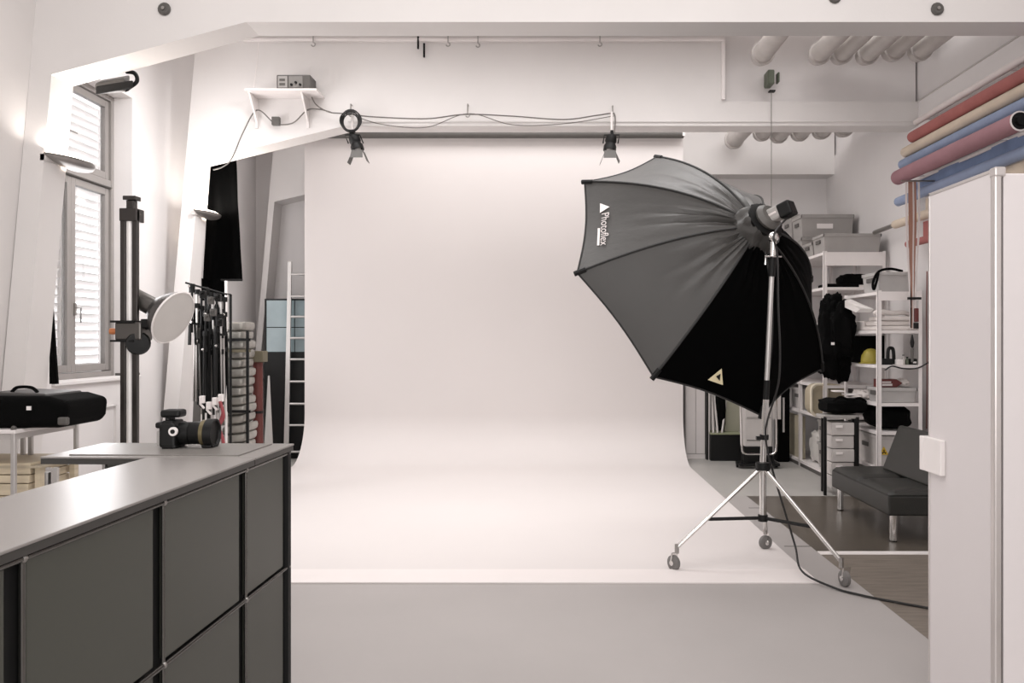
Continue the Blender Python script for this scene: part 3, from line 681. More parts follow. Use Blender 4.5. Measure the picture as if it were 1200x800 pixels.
MB().box((CX-.065, 4.93, cz_-.055), (CX+.09, 5.08, cz_+.055)).build('carriage', mat('gunmetal', '#5d5a57', .35, .7), cs, bevel=.012)
MB().box((CX-.085, 4.92, cz_+.05), (CX+.05, 5.09, cz_+.062)).box((CX-.085, 4.92, cz_-.062), (CX+.05, 5.09, cz_-.05)).build('carriage_plate', black, cs)
MB().lathe([(.0, -.02), (.018, -.018), (.02, .0), (.014, .02), (.01, .04), (0, .04)], (CX-.09, 4.97, cz_), (1, 0, 0), 14).build('orange_knob', orange, cs, smooth=True)
MB().lathe([(.06, -.015), (.068, 0), (.06, .015), (.0, .018)], P(162, 402, 4.95), (.3, -.9, 0), 24, cap=True).build('hand_wheel', black, cs, smooth=True)
MB().cyl(V((CX+.03, 5.0, cz_+.01)), P(182, 380, 5.0), .02, n=10).build('side_arm', black, cs, smooth=True)
nrm = V((.88, -.21, -.42)).normalized(); dc = P(203, 372, 5.0)
rf = thing('reflector_dish', 'white round reflector dish on the column stand arm', 'reflector', dc)
Rd = .163
MB().lathe([(Rd*.3, -.13), (Rd*.5, -.12), (Rd*.82, -.06), (Rd*.98, -.012), (Rd, 0)], dc, nrm, 36).build('dish_back', mat('dish_outer', '#4e4b4a', .35, .5), rf, smooth=True)
MB().lathe([(Rd*1.0, -.006), (Rd*1.03, 0), (Rd*1.0, .006), (Rd*.97, .004)], dc, nrm, 36).build('dish_rim', whitep, rf, smooth=True)
MB().lathe([(Rd*.985, .002), (Rd*.6, .008), (0, .010)], dc, nrm, 36).build('diffuser_cloth', diffm, rf, smooth=True)
hd = thing('strobe_head', 'small grey strobe head between column stand and reflector dish', 'strobe', dc-nrm*.25)
MB().lathe([(.0, -.30), (.045, -.30), (.055, -.28), (.055, -.16), (.05, -.13), (0, -.13)], dc, nrm, 20).build('head_body', mat('gunmetal', ''), hd, smooth=True)
MB().box(P(172, 374, 5.02), P(181, 384, 4.94)).build('mount_bracket', black, hd, bevel=.006)

# ------------------------------------------------------------------ left back corner: black cloth, stands rack, pads, tubes, panel, ladder
bc = thing('black_hanging_cloth', 'long black cloth hanging beside the lit second column', 'cloth', P(258, 330, 8.6))
def clf(u, v):
    xl = 243-4*v-6*max(0, v-.5); xr = 277+7*v
    p = P(xl+(xr-xl)*u, 182+v*(146+0*u), 8.6); p.y += .035*math.sin(u*11+v*1.5)*(.4+.6*v)+.015*nz((u*5, v*4, 0)); return p
MB().grid(clf, 40, 24, thick=(0, .008, 0)).build('cloth_sheet', velvet, bc, smooth=True)
MB().grid(lambda u, v: P(236+u*26, 326+v*26, 8.58)+V((0, .02*math.sin(u*8), 0)), 14, 6, thick=(0, .01, 0)).build('cloth_tail', velvet, bc, smooth=True)
MB().cyl(P(259, 328, 8.55), P(284, 328, 8.55), .012, n=10).build('bottom_bar', black, bc, smooth=True)
MB().cyl(P(240, 178, 8.6), P(282, 178, 8.6), .014, n=10).build('top_bar', black, bc, smooth=True)
for x_ in (246, 276): MB().cyl(P(x_, 178, 8.6), V((X(x_, 8.6), 8.6, ZC)), .003, n=5).build('suspension_wire', cablem, bc)
pl = thing('support_pole', 'pale thin support pole right of the bundled light stands', 'pole', (X(265, 7.5), 7.5, 0))
MB().cyl((X(265, 7.5), 7.5, .03), (X(265, 7.5), 7.5, Z(329, 7.5)), .012, n=10).build('tube', whitem, pl, smooth=True)
MB().box((X(265, 7.5)-.1, 7.45, 0), (X(265, 7.5)+.1, 7.55, .03)).build('foot', black, pl)

rk = thing('stand_rack', 'dark metal rack rail holding the folded light stands', 'rack', (X(243, 7.15), 7.15, 0))
r0, r1 = P(217, 331, 6.95), P(266, 345, 7.1)
MB().cyl(r0, r1, .008, n=8).build('rail', black, rk, smooth=True)
for kx in (.35, .9):
    pb = r0*(1-kx)+r1*kx+V((0, .12, 0)); MB().cyl(V((pb.x, pb.y+.05, 0)), V((pb.x, pb.y+.05, pb.z)), .012, n=8).cyl(V((pb.x, pb.y+.05, pb.z)), pb-V((0, .12, 0)), .007, n=6).build('upright', black, rk, smooth=True)
def fstand(px, Y, ytop, ybot, m, lab, seed):
    rr = random.Random(seed); x = X(px, Y); zt_ = Z(ytop, Y); zb = max(Z(ybot, Y), .02)
    t = thing('folded_light_stand', lab, 'light stand', (x, Y, zb), group='folded light stands on the rack')
    MB().cyl((x, Y, zb+.1), (x, Y, zt_), .010, n=8).build('centre_tube', m, t, smooth=True)
    zc = zt_-(zt_-zb)*.32
    for k in range(3):
        a = k*2.094+rr.random(); d = V((math.cos(a), math.sin(a), 0))
        MB().cyl(V((x, Y, zc))+d*.018, V((x, Y, zb))+d*.030, .0095, n=6).build('leg', m, t, smooth=True)
    for zz in (zt_-.02, zc, zc-.13, zc+.16):
        MB().cyl((x, Y, zz-.02), (x, Y, zz+.02), .025, n=8).build('collar', black, t, smooth=True)
    for zz in (zc+.16, zc-.13):
        MB().lathe([(.0, 0), (.010, .002), (.010, .016), (0, .018)], V((x, Y, zz))+V((rr.uniform(-.02, .02), -.02, 0)), (rr.uniform(-1, 1), -1, 0), 8).build('knob', chrome if rr.random() < .5 else black, t, smooth=True)
ordw = ['first short black', 'second black', 'third black', 'fourth black', 'fifth dark', 'sixth chrome-legged', 'seventh black', 'eighth chrome-legged', 'ninth and last dark', 'dark rear']
for i, (px, yt, yb_, m) in enumerate([(225, 337, 404, black), (231, 339, 470, steel), (236, 341, 474, black), (241, 340, 498, black), (246, 342, 486, black), (250, 345, 500, alu), (254, 343, 478, black), (259, 347, 492, alu), (263, 348, 482, black)]):
    fstand(px, 6.95+.07*(i % 3), yt, yb_, m, '%s folded light stand on the rack, counted from the left' % ordw[i], i)
for i, (px, py) in enumerate([(238, 345), (247, 352), (256, 349), (243, 372), (258, 378), (250, 366)]):
    p = P(px, py, 6.88)
    o = MB().box(p-V((.022, .02, .03)), p+V((.022, .02, .03))).cyl(p+V((0, -.02, .01)), p+V((.0, -.05, .01)), .012, n=8).build('grip_clamp', [black, greyd][i % 2], bevel=.004)
    tag(o, ['black grip clamp high on the left of the stand bundle', 'grey grip clamp second along the rack rail', 'black grip clamp third along the rack rail', 'grey grip clamp below the leftmost rail clamp', 'black grip clamp lowest at the right of the bundle', 'grey grip clamp at the middle of the bundle'][i], 'clamp', 'grip clamps on the light stands')
for i, (px, py) in enumerate([(237, 468), (245, 475), (252, 470), (259, 466)]):
    p = P(px, py, 6.86)
    o = MB().box(p-V((.018, .02, .03)), p+V((.018, .02, .03)), ).cyl(p+V((-.02, 0, -.03)), p+V((.02, -.01, -.07)), .010, n=8).build('spring_clamp', whitem, bevel=.005)
    tag(o, ['leftmost', 'lowest', 'third', 'rightmost'][i]+' of four pale clamps at the foot of the stand bundle', 'clamp', 'pale clamps below the stands')
o = MB().tube(spline([P(258, 470, 6.84), P(262, 488, 6.84), P(257, 500, 6.84), P(262, 520, 6.84), P(258, 540, 6.84)]), .014, 6).tube(spline([P(262, 480, 6.86), P(255, 505, 6.86), P(254, 535, 6.86)]), .009, 6).build('red_strap', mat('faded_red_webbing', '#8e4247', .8), smooth=True)
tag(o, 'faded red webbing strap hanging below the stand bundle', 'strap')
for i, (px, y0_, y1__) in enumerate([(236, 352, 478), (245, 356, 482), (254, 352, 474), (261, 360, 480)]):
    Yb = 7.12; t = thing('folded_umbrella', ['first', 'second', 'third', 'last'][i]+' slim black folded umbrella among the hanging light stands', 'umbrella', P(px, y1__, Yb))
    MB().lathe([(.004, 0), (.02, .02), (.034, .25), (.038, .5), (.03, .78), (.012, .84)], P(px, y1__, Yb), (0, 0, 1), 9).build('folded_cloth', velvet, t)
    MB().cyl(P(px, y1__, Yb)-V((0, 0, .05)), P(px, y0_, Yb)+V((0, 0, .05)), .006, n=6).build('shaft', steel, t, smooth=True)
MBp = MB().hexa([P(222, 540, 7.35), P(233, 540, 7.35), P(233, 540, 7.55), P(222, 540, 7.55), P(229, 408, 7.35), P(237, 408, 7.35), P(237, 408, 7.55), P(229, 408, 7.55)]); 
for q in MBp.v[:4]: q.z = 0
tag(MBp.build('flat_case', greyd, bevel=.01), 'dark grey flat case leaning by the column foot behind stands', 'case')

# bundle of ribbed silver pads
pd = thing('ribbed_pad_bundle', 'upright bundle of grey ribbed pads bound with dark straps', 'pad bundle', (X(277, 7.7), 7.7, 0))
z = 0; k = 0; N = 18
while z < 1.57:
    hh = .087; x0, x1 = X(260, 7.6), X(293, 7.6); j = .012*math.sin(k*2.1)+(.02 if z < .75 else 0)*math.sin(z*3)
    tl = .012 if z > .8 else .03*(1 if k % 2 else 1)
    mb = MB(); c = V(((x0+x1)/2+j-.035, 7.72, z+hh/2))
    def f2(q, c=c, hh=hh):
        d = q-c; return c + V((math.copysign(abs(d.x)**.35, d.x)*.125, math.copysign(abs(d.y)**.35, d.y)*.16, math.copysign(abs(d.z)**.55, d.z)*hh*.50 + d.x*.0+ (tl*d.x)))
    mb.ball(c, 1, 24, 8, f=f2); mb.build('pad', padm, pd, smooth=True); z += hh-.004; k += 1
for zz in (Z(398, 7.55), Z(482, 7.55), Z(411, 7.55)):
    MB().box((X(259, 7.6)-.02, 7.545, zz-.012), (X(293, 7.6)+.02, 7.56, zz+.012)).build('strap', black if zz != Z(411, 7.55) else tan, pd)
MB().box((X(291, 7.6), 7.54, .05), (X(294, 7.6), 7.56, 1.5)).build('side_strap', black, pd)
# red tubes
for i, (x0, x1_, yt, rr_, lab) in enumerate([(302, 303, 424, .046, 'thick red tube with a tan cap beside the ladder'), (290, 291, 428, .022, 'thin red tube between ribbed pads and the thick tube')]):
    Yt = 8.0; t = thing('red_tube', lab, 'tube', (X(x1_, Yt), Yt, 0))
    MB().cyl((X(x1_, Yt), Yt, 0.0), (X(x0, Yt), Yt, Z(yt, Yt)), rr_, n=18).build('tube_body', redm, t, smooth=True)
    if i == 0:
        MB().box((X(294, Yt), Yt-.07, Z(424, Yt)), (X(311, Yt), Yt+.07, Z(411, Yt))).build('cap', tan, t, bevel=.006)
        MB().cyl((X(302, Yt), Yt, Z(484, Yt)), (X(302, Yt), Yt, Z(481, Yt)), rr_+.006, n=18).build('black_band', black, t)
MBx = MB().hexa([V((X(308, 9.2), 9.2, 0)), V((X(320, 9.2), 9.2, 0)), V((X(320, 9.2), 9.24, 0)), V((X(308, 9.2), 9.24, 0)), P(314, 440, 9.5), P(316, 440, 9.5), P(316, 440, 9.54), P(314, 440, 9.54)])
tag(MBx.build('grey_wedge', greyp), 'pale grey narrow board leaning left of the ladder', 'board')
# cabinet with blue-grey glass
gc = thing('glass_cabinet', 'black cabinet with blue grey glass behind the ladder', 'cabinet', (-3.0, 10.4, 0))
gx0, gx1 = X(312, 10.3), -2.45
MB().box((gx0, 10.22, 0), (gx1, 10.44, Z(413, 10.25))).build('lower_body', black, gc, bevel=.004)
MB().box((gx0, 10.24, Z(413, 10.25)), (gx1, 10.44, Z(350, 10.25))).build('upper_body', black, gc)
for a_, b_ in ((gx0+.03, gx0+.36), (gx0+.37, gx1-.02)):
    MB().box((a_, 10.225, Z(412, 10.25)), (b_, 10.24, Z(384, 10.25))).build('glass_pane', bluegl, gc)
    MB().box((a_, 10.225, Z(383, 10.25)), (b_, 10.24, Z(352, 10.25))).build('glass_pane', bluegl, gc)
# ladder
ld = thing('aluminium_ladder', 'aluminium ladder leaning half hidden by the paper edge', 'ladder', (-3.0, 10.15, 0))
lz = Z(306, 10.15)
for x in (X(336.5, 10.15), X(336.5, 10.15)+.42):
    MB().hexa([(x-.03, 10.10, 0), (x+.03, 10.10, 0), (x+.03, 10.13, 0), (x-.03, 10.13, 0), (x-.025+.03, 10.16, lz), (x+.03+.02, 10.16, lz), (x+.05, 10.19, lz), (x+.005, 10.19, lz)]).build('rail', alu, ld, bevel=.005)
for py in (529, 498, 473, 447, 421, 396, 371, 347, 321):
    zz = Z(py, 10.13); x = X(336.5, 10.15)+.03*zz/lz
    MB().cyl((x, 10.115+.06*zz/lz, zz), (x+.42, 10.115+.06*zz/lz, zz), .014, n=8).build('rung', alu, ld, smooth=True)

# ------------------------------------------------------------------ shelving units at right
def post(mb, x, y, z, sx=1, sy=1, w_=.035): mb.box((x, y, 0), (x+.003*sx, y+w_*sy, z)); mb.box((x, y, 0), (x+w_*sx, y+.003*sy, z)); return mb
def unit(label, x0, x1, y0, y1, zt_, levels, ymid=None, group=None):
    t = thing('shelving_unit', label, 'shelving', ((x0+x1)/2, (y0+y1)/2, 0))
    for x, sx in ((x0, 1), (x1, -1)):
        for y, sy in ((y0, 1), (y1, -1)): post(MB(), x, y, zt_, sx, sy).build('post', whitem, t)
        if ymid: post(MB(), x, ymid, zt_, sx, 1).build('post', whitem, t)
    for z in levels:
        MB().box((x0+.004, y0+.004, z-.028), (x1-.004, y0+.012, z)).box((x0+.004, y1-.012, z-.028), (x1-.004, y1-.004, z)).box((x0+.004, y0+.012, z-.028), (x0+.012, y1-.012, z)).box((x1-.012, y0+.012, z-.028), (x1-.004, y1-.012, z)).box((x0+.012, y0+.012, z-.006), (x1-.012, y1-.012, z)).build('shelf_board', whitem, t)
    return t
un = unit('near white metal shelving unit against the right wall', 2.93, 3.33, 7.6, 8.46, 1.86, [1.85, 1.505, 1.195, .855, .62-.02, .28, .06])
MB().box((2.94, 7.601, 1.77), (3.32, 7.606, 1.85)).build('header_plate', whitem, un)
uf = unit('far white metal shelving unit running to the back wall', 2.82, 3.46, 8.75, 10.42, 2.33, [2.32, 1.96, 1.6, 1.27, .95, .63, .07], 9.6)
MB().box((2.84, 8.74, 2.18), (3.44, 8.748, 2.30)).build('header_plate', whitem, uf)
MB().box((2.83, 8.76, .0), (2.85, 10.4, .05)).build('kick_plate', greyd, uf)

def crate(x0, y0, z0, x1, y1, z1, label, m=greyp, lid=False, tagc=False, group='grey storage crates'):
    z0 += .001
    t = thing('storage_crate', label, 'crate', ((x0+x1)/2, (y0+y1)/2, z0), group=group)
    MB().hexa([(x0+.02, y0+.02, z0), (x1-.02, y0+.02, z0), (x1-.02, y1-.02, z0), (x0+.02, y1-.02, z0), (x0+.008, y0+.008, z1-.02), (x1-.008, y0+.008, z1-.02), (x1-.008, y1-.008, z1-.02), (x0+.008, y1-.008, z1-.02)]).build('crate_body', m, t, bevel=.004)
    mb = MB(); mb.box((x0, y0, z1-.03), (x1, y0+.014, z1)); mb.box((x0, y1-.014, z1-.03), (x1, y1, z1)); mb.box((x0, y0, z1-.03), (x0+.014, y1, z1)); mb.box((x1-.014, y0, z1-.03), (x1, y1, z1))
    if lid: mb.box((x0, y0, z1-.004), (x1, y1, z1+.012))
    mb.build('lid' if lid else 'rim', m, t, bevel=.003)
    ym = (y0+y1)/2; zz = z0+(z1-z0)*.62
    MB().box((x0-.002, ym-.07, zz-.02), (x0+.012, ym+.07, zz+.02)).build('hand_grip', greyd, t, bevel=.004)
    if tagc: xm = (x0+x1)/2; MB().box((xm-.12, y0+.004, z0+(z1-z0)*.4), (xm+.06, y0+.012, z0+(z1-z0)*.62)).build('paper_label', whitep, t)
    return t
zt_ = 2.321
crate(2.82, 8.76, zt_, 3.42, 9.14, zt_+.19, 'low wide grey crate at the front of the top shelf')
crate(2.83, 9.18, zt_, 3.43, 9.55, zt_+.15, 'grey crate just behind the low wide front crate')
crate(2.84, 9.6, zt_, 3.44, 9.98, zt_+.25, 'grey crate lower of two stacked on the shelf top')
crate(2.84, 9.6, zt_+.252, 3.44, 9.98, zt_+.50, 'grey lidded crate with white label on shelf top', lid=True, tagc=True)
crate(2.84, 10.02, zt_, 3.42, 10.38, zt_+.28, 'rear grey crate on shelf top, under another', group='grey storage crates')
crate(2.84, 10.02, zt_+.282, 3.42, 10.38, zt_+.56, 'rearmost and highest grey crate on the shelf top', lid=True)
# far unit contents
crate(2.86, 9.65, .631, 3.3, 10.05, .87, 'pale grey crate on far unit shelf behind the softbox', greyl)
crate(2.86, 10.08, .631, 3.3, 10.36, .93, 'pale grey crate at the wall end of far shelf', greyl)
crate(2.86, 8.8, .071, 3.4, 9.1, .34, 'lower grey crate at the near foot of far unit', greyp)
crate(2.86, 8.8, .342, 3.4, 9.1, .58, 'upper grey crate at the near foot of far unit', greyp)
t = MB().box((2.86, 9.64, .072), (2.90, 10.35, .55)).build('beige_board', beige, bevel=.003); tag(t, 'beige board standing on the bottom of the far unit', 'board')
tag(lump((3.0, 9.35, .25), (.10, .18, .17), .25, 6, 2).build('plastic_bag', mat('clear_white_plastic', '#d2cec9', .3, var=.1), smooth=True), 'crumpled white plastic bag low on the far unit', 'bag')
tag(MB().box((2.86, 9.3, .632), (2.98, 9.52, .74)).build('blue_box', mat('petrol_blue', '#3f5663', .5), bevel=.01), 'small dark blue box on far unit beside beige case', 'box')
sc_ = thing('beige_case', 'rounded beige carrying case with handle on far unit', 'case', (2.88, 8.95, .631))
def rr_loop(cx_, cz__, w_, h_, r_, y, n=5):
    out = []
    for (sx, sz, a0) in ((1, 1, 0), (-1, 1, 90), (-1, -1, 180), (1, -1, 270)):
        for k in range(n+1):
            a = R(a0+90*k/n); out.append(V((cx_+sx*(w_/2-r_)+r_*math.cos(a), y, cz__+sz*(h_/2-r_)+r_*math.sin(a))))
    return out
MB().prism(rr_loop(2.89, .632+.165, .36, .33, .10, 8.80), (0, .24, 0)).build('case_shell', mat('beige_shell', '#a79c87', .6), sc_, bevel=.01)
MB().tube(rr_loop(2.78, .632+.17, .16, .32, .06, 8.77)+[rr_loop(2.78, .632+.17, .16, .32, .06, 8.77)[0]], .014, 8).build('handle_loop', mat('cream_handle', '#d5cbb8', .5), sc_, smooth=True)
def bagthing(name, lab, c, sc, m, seed, amp=.2, fq=6, cat='bag', **k):
    o = lump(c, sc, amp, fq, seed, **k).build(name, m, smooth=True); return tag(o, lab, cat)
t = thing('black_bag', 'black bag on the far unit below the crates', 'bag', (3.1, 8.95, 1.961))
lump((3.2, 8.95, 1.961+.075), (.16, .14, .07), .2, 6, 4).build('bag_body', blackf, t, smooth=True)
MB().box((2.87, 8.8, 1.962), (3.3, 9.1, 2.0)).build('folded_flap', blackf, t, bevel=.012)
tag(MB().box((3.2, 8.78, 1.962), (3.36, 8.92, 1.985)).build('paper_stack', towel), 'white paper stack beside the black bag, far unit', 'paper')
# things hanging beside near unit
jk = thing('hanging_jackets', 'bunch of black jackets hanging between the shelving and softbox', 'jacket', P(980, 446, 8.2))
for (px, py, Yj, rx, rz_, sd) in ((974, 372, 8.25, .11, .22, 5), (986, 388, 8.15, .13, .26, 6), (970, 405, 8.2, .12, .27, 7), (984, 418, 8.25, .10, .22, 8)):
    lump(P(px, py, Yj), (rx, .09, rz_), .38, 2.6, sd, n=30, m=24, sq=.85).build('jacket', blackf, jk, smooth=True)
MB().box(P(974, 404, 8.02), P(978, 401, 8.01)).build('white_label', whitep, jk)
MB().cyl(P(973, 352, 8.25), V((2.93, 8.44, 1.8)), .008, n=6).build('wall_peg', steel, jk)
# top of near unit: crate with strap
crate(2.95, 7.66, 1.851, 3.31, 8.05, 2.03, 'translucent grey crate on top of the near unit', mat('translucent_grey', '#b0adab', .35), group='grey storage crates')
o = MB().tube(spline([V((3.2, 7.72, 2.04)), V((3.08, 7.70, 2.06)), V((2.96, 7.66, 2.03)), V((2.90, 7.63, 1.93)), V((2.905, 7.62, 1.87)), V((2.93, 7.62, 1.95)), V((2.96, 7.66, 2.02))]), .012, 6).build('carry_strap', blackf, smooth=True); tag(o, 'black carry strap looped over the translucent crate', 'strap')
# linens at z 1.505
for i, (x0, y0, x1_, y1_, z0, z1_) in enumerate([(2.95, 7.64, 3.29, 8.0, 1.506, 1.545), (2.96, 7.66, 3.27, 7.97, 1.547, 1.59), (2.97, 7.64, 3.25, 7.93, 1.592, 1.63), (2.96, 8.02, 3.25, 8.4, 1.506, 1.60)]):
    o = MB().box((x0, y0, z0), (x1_, y1_, z1_)).build('folded_linen', towel, bevel=.014, seg=3); tag(o, ['bottom', 'middle', 'top', 'rear'][i]+' folded white cloth on the near unit second shelf', 'cloth', 'folded cloths on the near unit')
tag(MB().tube(spline([V((2.96, 7.75, 1.66)), V((2.99, 7.70, 1.675)), V((3.10, 7.68, 1.66)), V((3.2, 7.7, 1.665)), V((3.28, 7.75, 1.645))]), .022, 8).build('rolled_cloth', towel, smooth=True), 'rolled white cloth on top of the folded cloths', 'cloth')
tag(MB().hexa([P(990, 360, 8.1), P(1003, 366, 7.75), P(1008, 362, 7.75), P(996, 356, 8.1), P(990, 352, 8.1), P(1020, 366, 7.75), P(1024, 362, 7.75), P(996, 350, 8.1)]).build('tilted_tray', greyl), 'pale tray tucked below the near unit top shelf', 'tray')
# yellow helmet etc at z 1.195
hl = thing('yellow_helmet', 'yellow helmet on the near shelving unit', 'helmet', (3.0, 7.95, 1.196))
MB().lathe([(.085, 0), (.09, .02), (.085, .07), (.06, .115), (.03, .135), (0, .14)], (3.02, 8.0, 1.2), (0, 0, 1), 24).build('shell', yellow, hl, smooth=True)
MB().lathe([(.085, 0), (.105, .002), (.105, .008), (.085, .012)], (3.02, 8.0, 1.197), (0, 0, 1), 24).build('brim', yellow, hl, smooth=True)
MB().box((2.96, 8.12, 1.2), (3.2, 8.4, 1.46)).build('black_box', blackf, bevel=.01); tag(bpy.context.scene.collection.objects[-1], 'black box behind the yellow helmet', 'box')
ca = thing('small_camera', 'small black camera gear on near unit third shelf', 'camera', (3.05, 7.7, 1.196))
MB().box((2.98, 7.66, 1.196), (3.09, 7.76, 1.25)).build('camera_body', black, ca, bevel=.006)
MB().tube(spline([V((3.06, 7.7, 1.24)), V((3.065, 7.7, 1.33)), V((3.09, 7.7, 1.345)), V((3.11, 7.7, 1.32)), V((3.115, 7.7, 1.2))]), .016, 8).build('bracket', black, ca, smooth=True)
mg = thing('white_mug', 'small white square pot at the shelf edge', 'pot', (3.14, 7.64, 1.196))
MB().box((3.11, 7.62, 1.196), (3.165, 7.67, 1.245)).build('pot_body', whitep, mg, bevel=.005)
MB().lathe([(.018, 0), (.018, .006), (.0, .006)], (3.137, 7.645, 1.245), (0, 0, 1), 12).build('pot_lid', greyl, mg)
for i, (x, h_, m, lab) in enumerate([(3.2, .08, greyl, 'small grey bottle right of the white pot'), (3.235, .06, green, 'small green bottle near the strap end'), (3.28, .09, black, 'small black case at the right end, third shelf')]):
    t = thing('small_bottle' if i < 2 else 'small_case', lab, 'bottle' if i < 2 else 'case', (x, 7.7, 1.196))
    if i < 2:
        MB().lathe([(.0, 0), (.016, 0), (.016, h_*.7), (.008, h_*.8), (.008, h_)], (x, 7.7, 1.196), (0, 0, 1), 12).build('bottle_body', m, t, smooth=True)
        MB().cyl((x, 7.7, 1.196+h_), (x, 7.7, 1.206+h_), .009, n=10).build('cap', black, t)
    else:
        MB().box((x-.03, 7.66, 1.196), (x+.03, 7.73, 1.196+h_*.6)).build('case_body', m, t, bevel=.006); MB().box((x-.01, 7.655, 1.21), (x+.02, 7.661, 1.225)).build('latch', whitep, t)
cable('cable', 'dark cable looping under the third shelf of near unit', [V((2.99, 7.585, 1.15)), V((3.05, 7.58, 1.185)), V((3.15, 7.58, 1.165)), V((3.28, 7.58, 1.17)), V((3.40, 7.6, 1.23))], .007, cableb)
# z .855
crate(2.96, 7.63, .856, 3.30, 7.95, .99, 'shallow clear crate with a small label, near unit', mat('translucent_grey', ''), group='grey storage crates')
rb = thing('red_box', 'dark red carton lying on the shallow clear crate', 'box', (3.06, 7.75, .995))
MB().prism([(2.97, 7.68, .993), (3.13, 7.68, .993), (3.185, 7.68, 1.03), (3.13, 7.68, 1.065), (2.97, 7.68, 1.065)], (0, .12, 0)).build('carton', darkred, rb)
MB().box((3.0, 7.675, 1.005), (3.09, 7.679, 1.025)).box((3.0, 7.675, 1.032), (3.08, 7.679, 1.045)).build('printed_label', whiter, rb)
bagthing('crumpled_cloth', 'crumpled white cloth right of the dark red carton', (3.22, 7.78, 1.03), (.05, .07, .035), towel, 9, .35, 9, 'cloth')
bagthing('crumpled_cloth', 'crumpled white linen on the near unit left side', (3.03, 8.2, .90), (.07, .18, .04), towel, 11, .35, 7, 'cloth')
bagthing('black_bag', 'black bag stowed under the shallow clear crate', (3.13, 7.9, .715), (.17, .24, .105), blackf, 12, .12, 5)
c_ = crate(2.95, 7.64, .281, 3.31, 8.3, .56, 'deep grey crate with yellow warning sticker, near unit', greyl, group='grey storage crates')
stk = MB().prism([V((2.96, 7.646, .39)), V((3.045, 7.646, .39)), V((3.0025, 7.646, .465))], (0, -.003, 0)).build('warning_sticker', yel2, c_)
MB().lathe([(.008, 0), (.008, -.002), (0, -.002)], (3.0025, 7.642, .415), (0, 1, 0), 8).build('sticker_mark', black, stk)
for k in range(3):
    a0 = R(90+120*k); MB().prism([V((3.0025+.011*math.cos(a0-.4), 7.642, .415+.011*math.sin(a0-.4))), V((3.0025+.022*math.cos(a0-.4), 7.642, .415+.022*math.sin(a0-.4))), V((3.0025+.022*math.cos(a0+.4), 7.642, .415+.022*math.sin(a0+.4))), V((3.0025+.011*math.cos(a0+.4), 7.642, .415+.011*math.sin(a0+.4)))], (0, -.002, 0)).build('sticker_mark', black, stk)
crate(2.95, 7.64, .061, 3.31, 8.3, .22, 'low grey crate at the bottom of the near unit', greyp, group='grey storage crates')
# black drawer trolley
dt = thing('drawer_trolley', 'black framed trolley with pale plastic drawers', 'trolley', (2.7, 7.95, 0))
dx0, dx1, dy0, dy1 = X(965, 7.8), X(1006, 7.8), 7.78, 8.02
for x, w_ in ((dx0, .025), (dx1-.035, .035)):
    for y in (dy0, dy1-.03): x = x+(.045 if y > dy0 else 0); MB().box((x, y, 0), (x+w_, y+.03, .72)).build('post', black, dt, bevel=.003)
MB().box((dx0, dy0, .70), (dx1, dy1, .73)).build('top_plate', greyp, dt, bevel=.004)
for k in range(5):
    z0 = .06+k*.122
    d = MB().box((dx0+.075, dy0+.01+.01*(k % 2), z0), (dx1-.04, dy1-.04, z0+.115)).build('drawer', greyl, dt, bevel=.006)
    MB().box((dx0+.11, dy0+.0, z0+.07), (dx0+.17, dy0+.014, z0+.09)).build('drawer_handle', whitep, d)
bb = thing('black_holdall', 'black holdall lying on the drawer trolley', 'bag', (2.72, 7.95, .732))
lump((2.75, 7.98, .732+.075), (.21, .19, .07), .12, 5, 21).build('bag_body', blackf, bb, smooth=True)
MB().tube(spline([V((2.6, 7.8, .86)), V((2.66, 7.78, .90)), V((2.75, 7.78, .87)), V((2.83, 7.78, .89)), V((2.9, 7.82, .86))]), .011, 6).build('carry_strap', blackf, bb, smooth=True)
for i, (px, py, w_) in enumerate([(982, 458, .09), (996, 462, .11)]):
    p = P(px, py, 7.9); p.z = max(p.z, .895); o = MB().box(p-V((w_/2, .06, .006)), p+V((w_/2, .06, .006)), None).build('white_card', whitep); tag(o, ['left white card lying on the black holdall', 'right white card lying on the black holdall'][i], 'card')

# ------------------------------------------------------------------ back right corner
t = thing('white_cupboard', 'tall pale cupboard at the right edge of the paper sweep', 'cupboard', (1.8, 10.2, 0))
cy = 10.2
MB().box((X(803, cy), cy+.01, 0), (X(827, cy), cy+.24, 2.0)).build('cupboard_body', greyl, t)
MB().box((X(804, cy), cy-.008, .06), (X(815, cy), cy+.01, 1.98)).build('door', whitem, t, bevel=.003); MB().box((X(815.5, cy), cy-.008, .06), (X(826, cy), cy+.01, 1.98)).build('door', whitem, t, bevel=.003)
MB().box((X(803, cy), cy-.012, 0), (X(827, cy), cy, .055)).build('plinth', whitem, t)
t = thing('folding_screen', 'black and grey folded panel leaning right of cupboard', 'panel', (X(830, 10.1), 10.1, 0))
MB().box((X(828, 10.1), 10.1, 0), (X(830, 10.1), 10.3, 1.3)).build('black_leaf', black, t); MB().box((X(830.2, 10.1), 10.1, 0), (X(832, 10.1), 10.3, 1.3)).build('grey_leaf', greyl, t)
t = thing('black_chest', 'black chest against the back wall behind the stand', 'chest', (X(850, 10.0), 10.05, 0))
MB().box((X(833, 10.0), 10.0, 0), (X(869, 10.0), 10.35, Z(509, 10.0))).build('chest_body', black, t, bevel=.006)
MB().box((X(833, 10.0)-.004, 9.995, Z(509, 10)-.0), (X(869, 10)+.004, 10.355, Z(507.5, 10))).build('lid_edge', mat('olive_edge', '#8f9277', .6), t)
zc0 = Z(507.5, 10.0)
tag(MB().box((X(849, 10.2), 10.2, zc0), (X(867, 10.2), 10.23, Z(440, 10.2))).build('framed_board', mat('olive_beige_board', '#a8a694', .6), bevel=.004), 'olive beige board standing on the black chest', 'board')
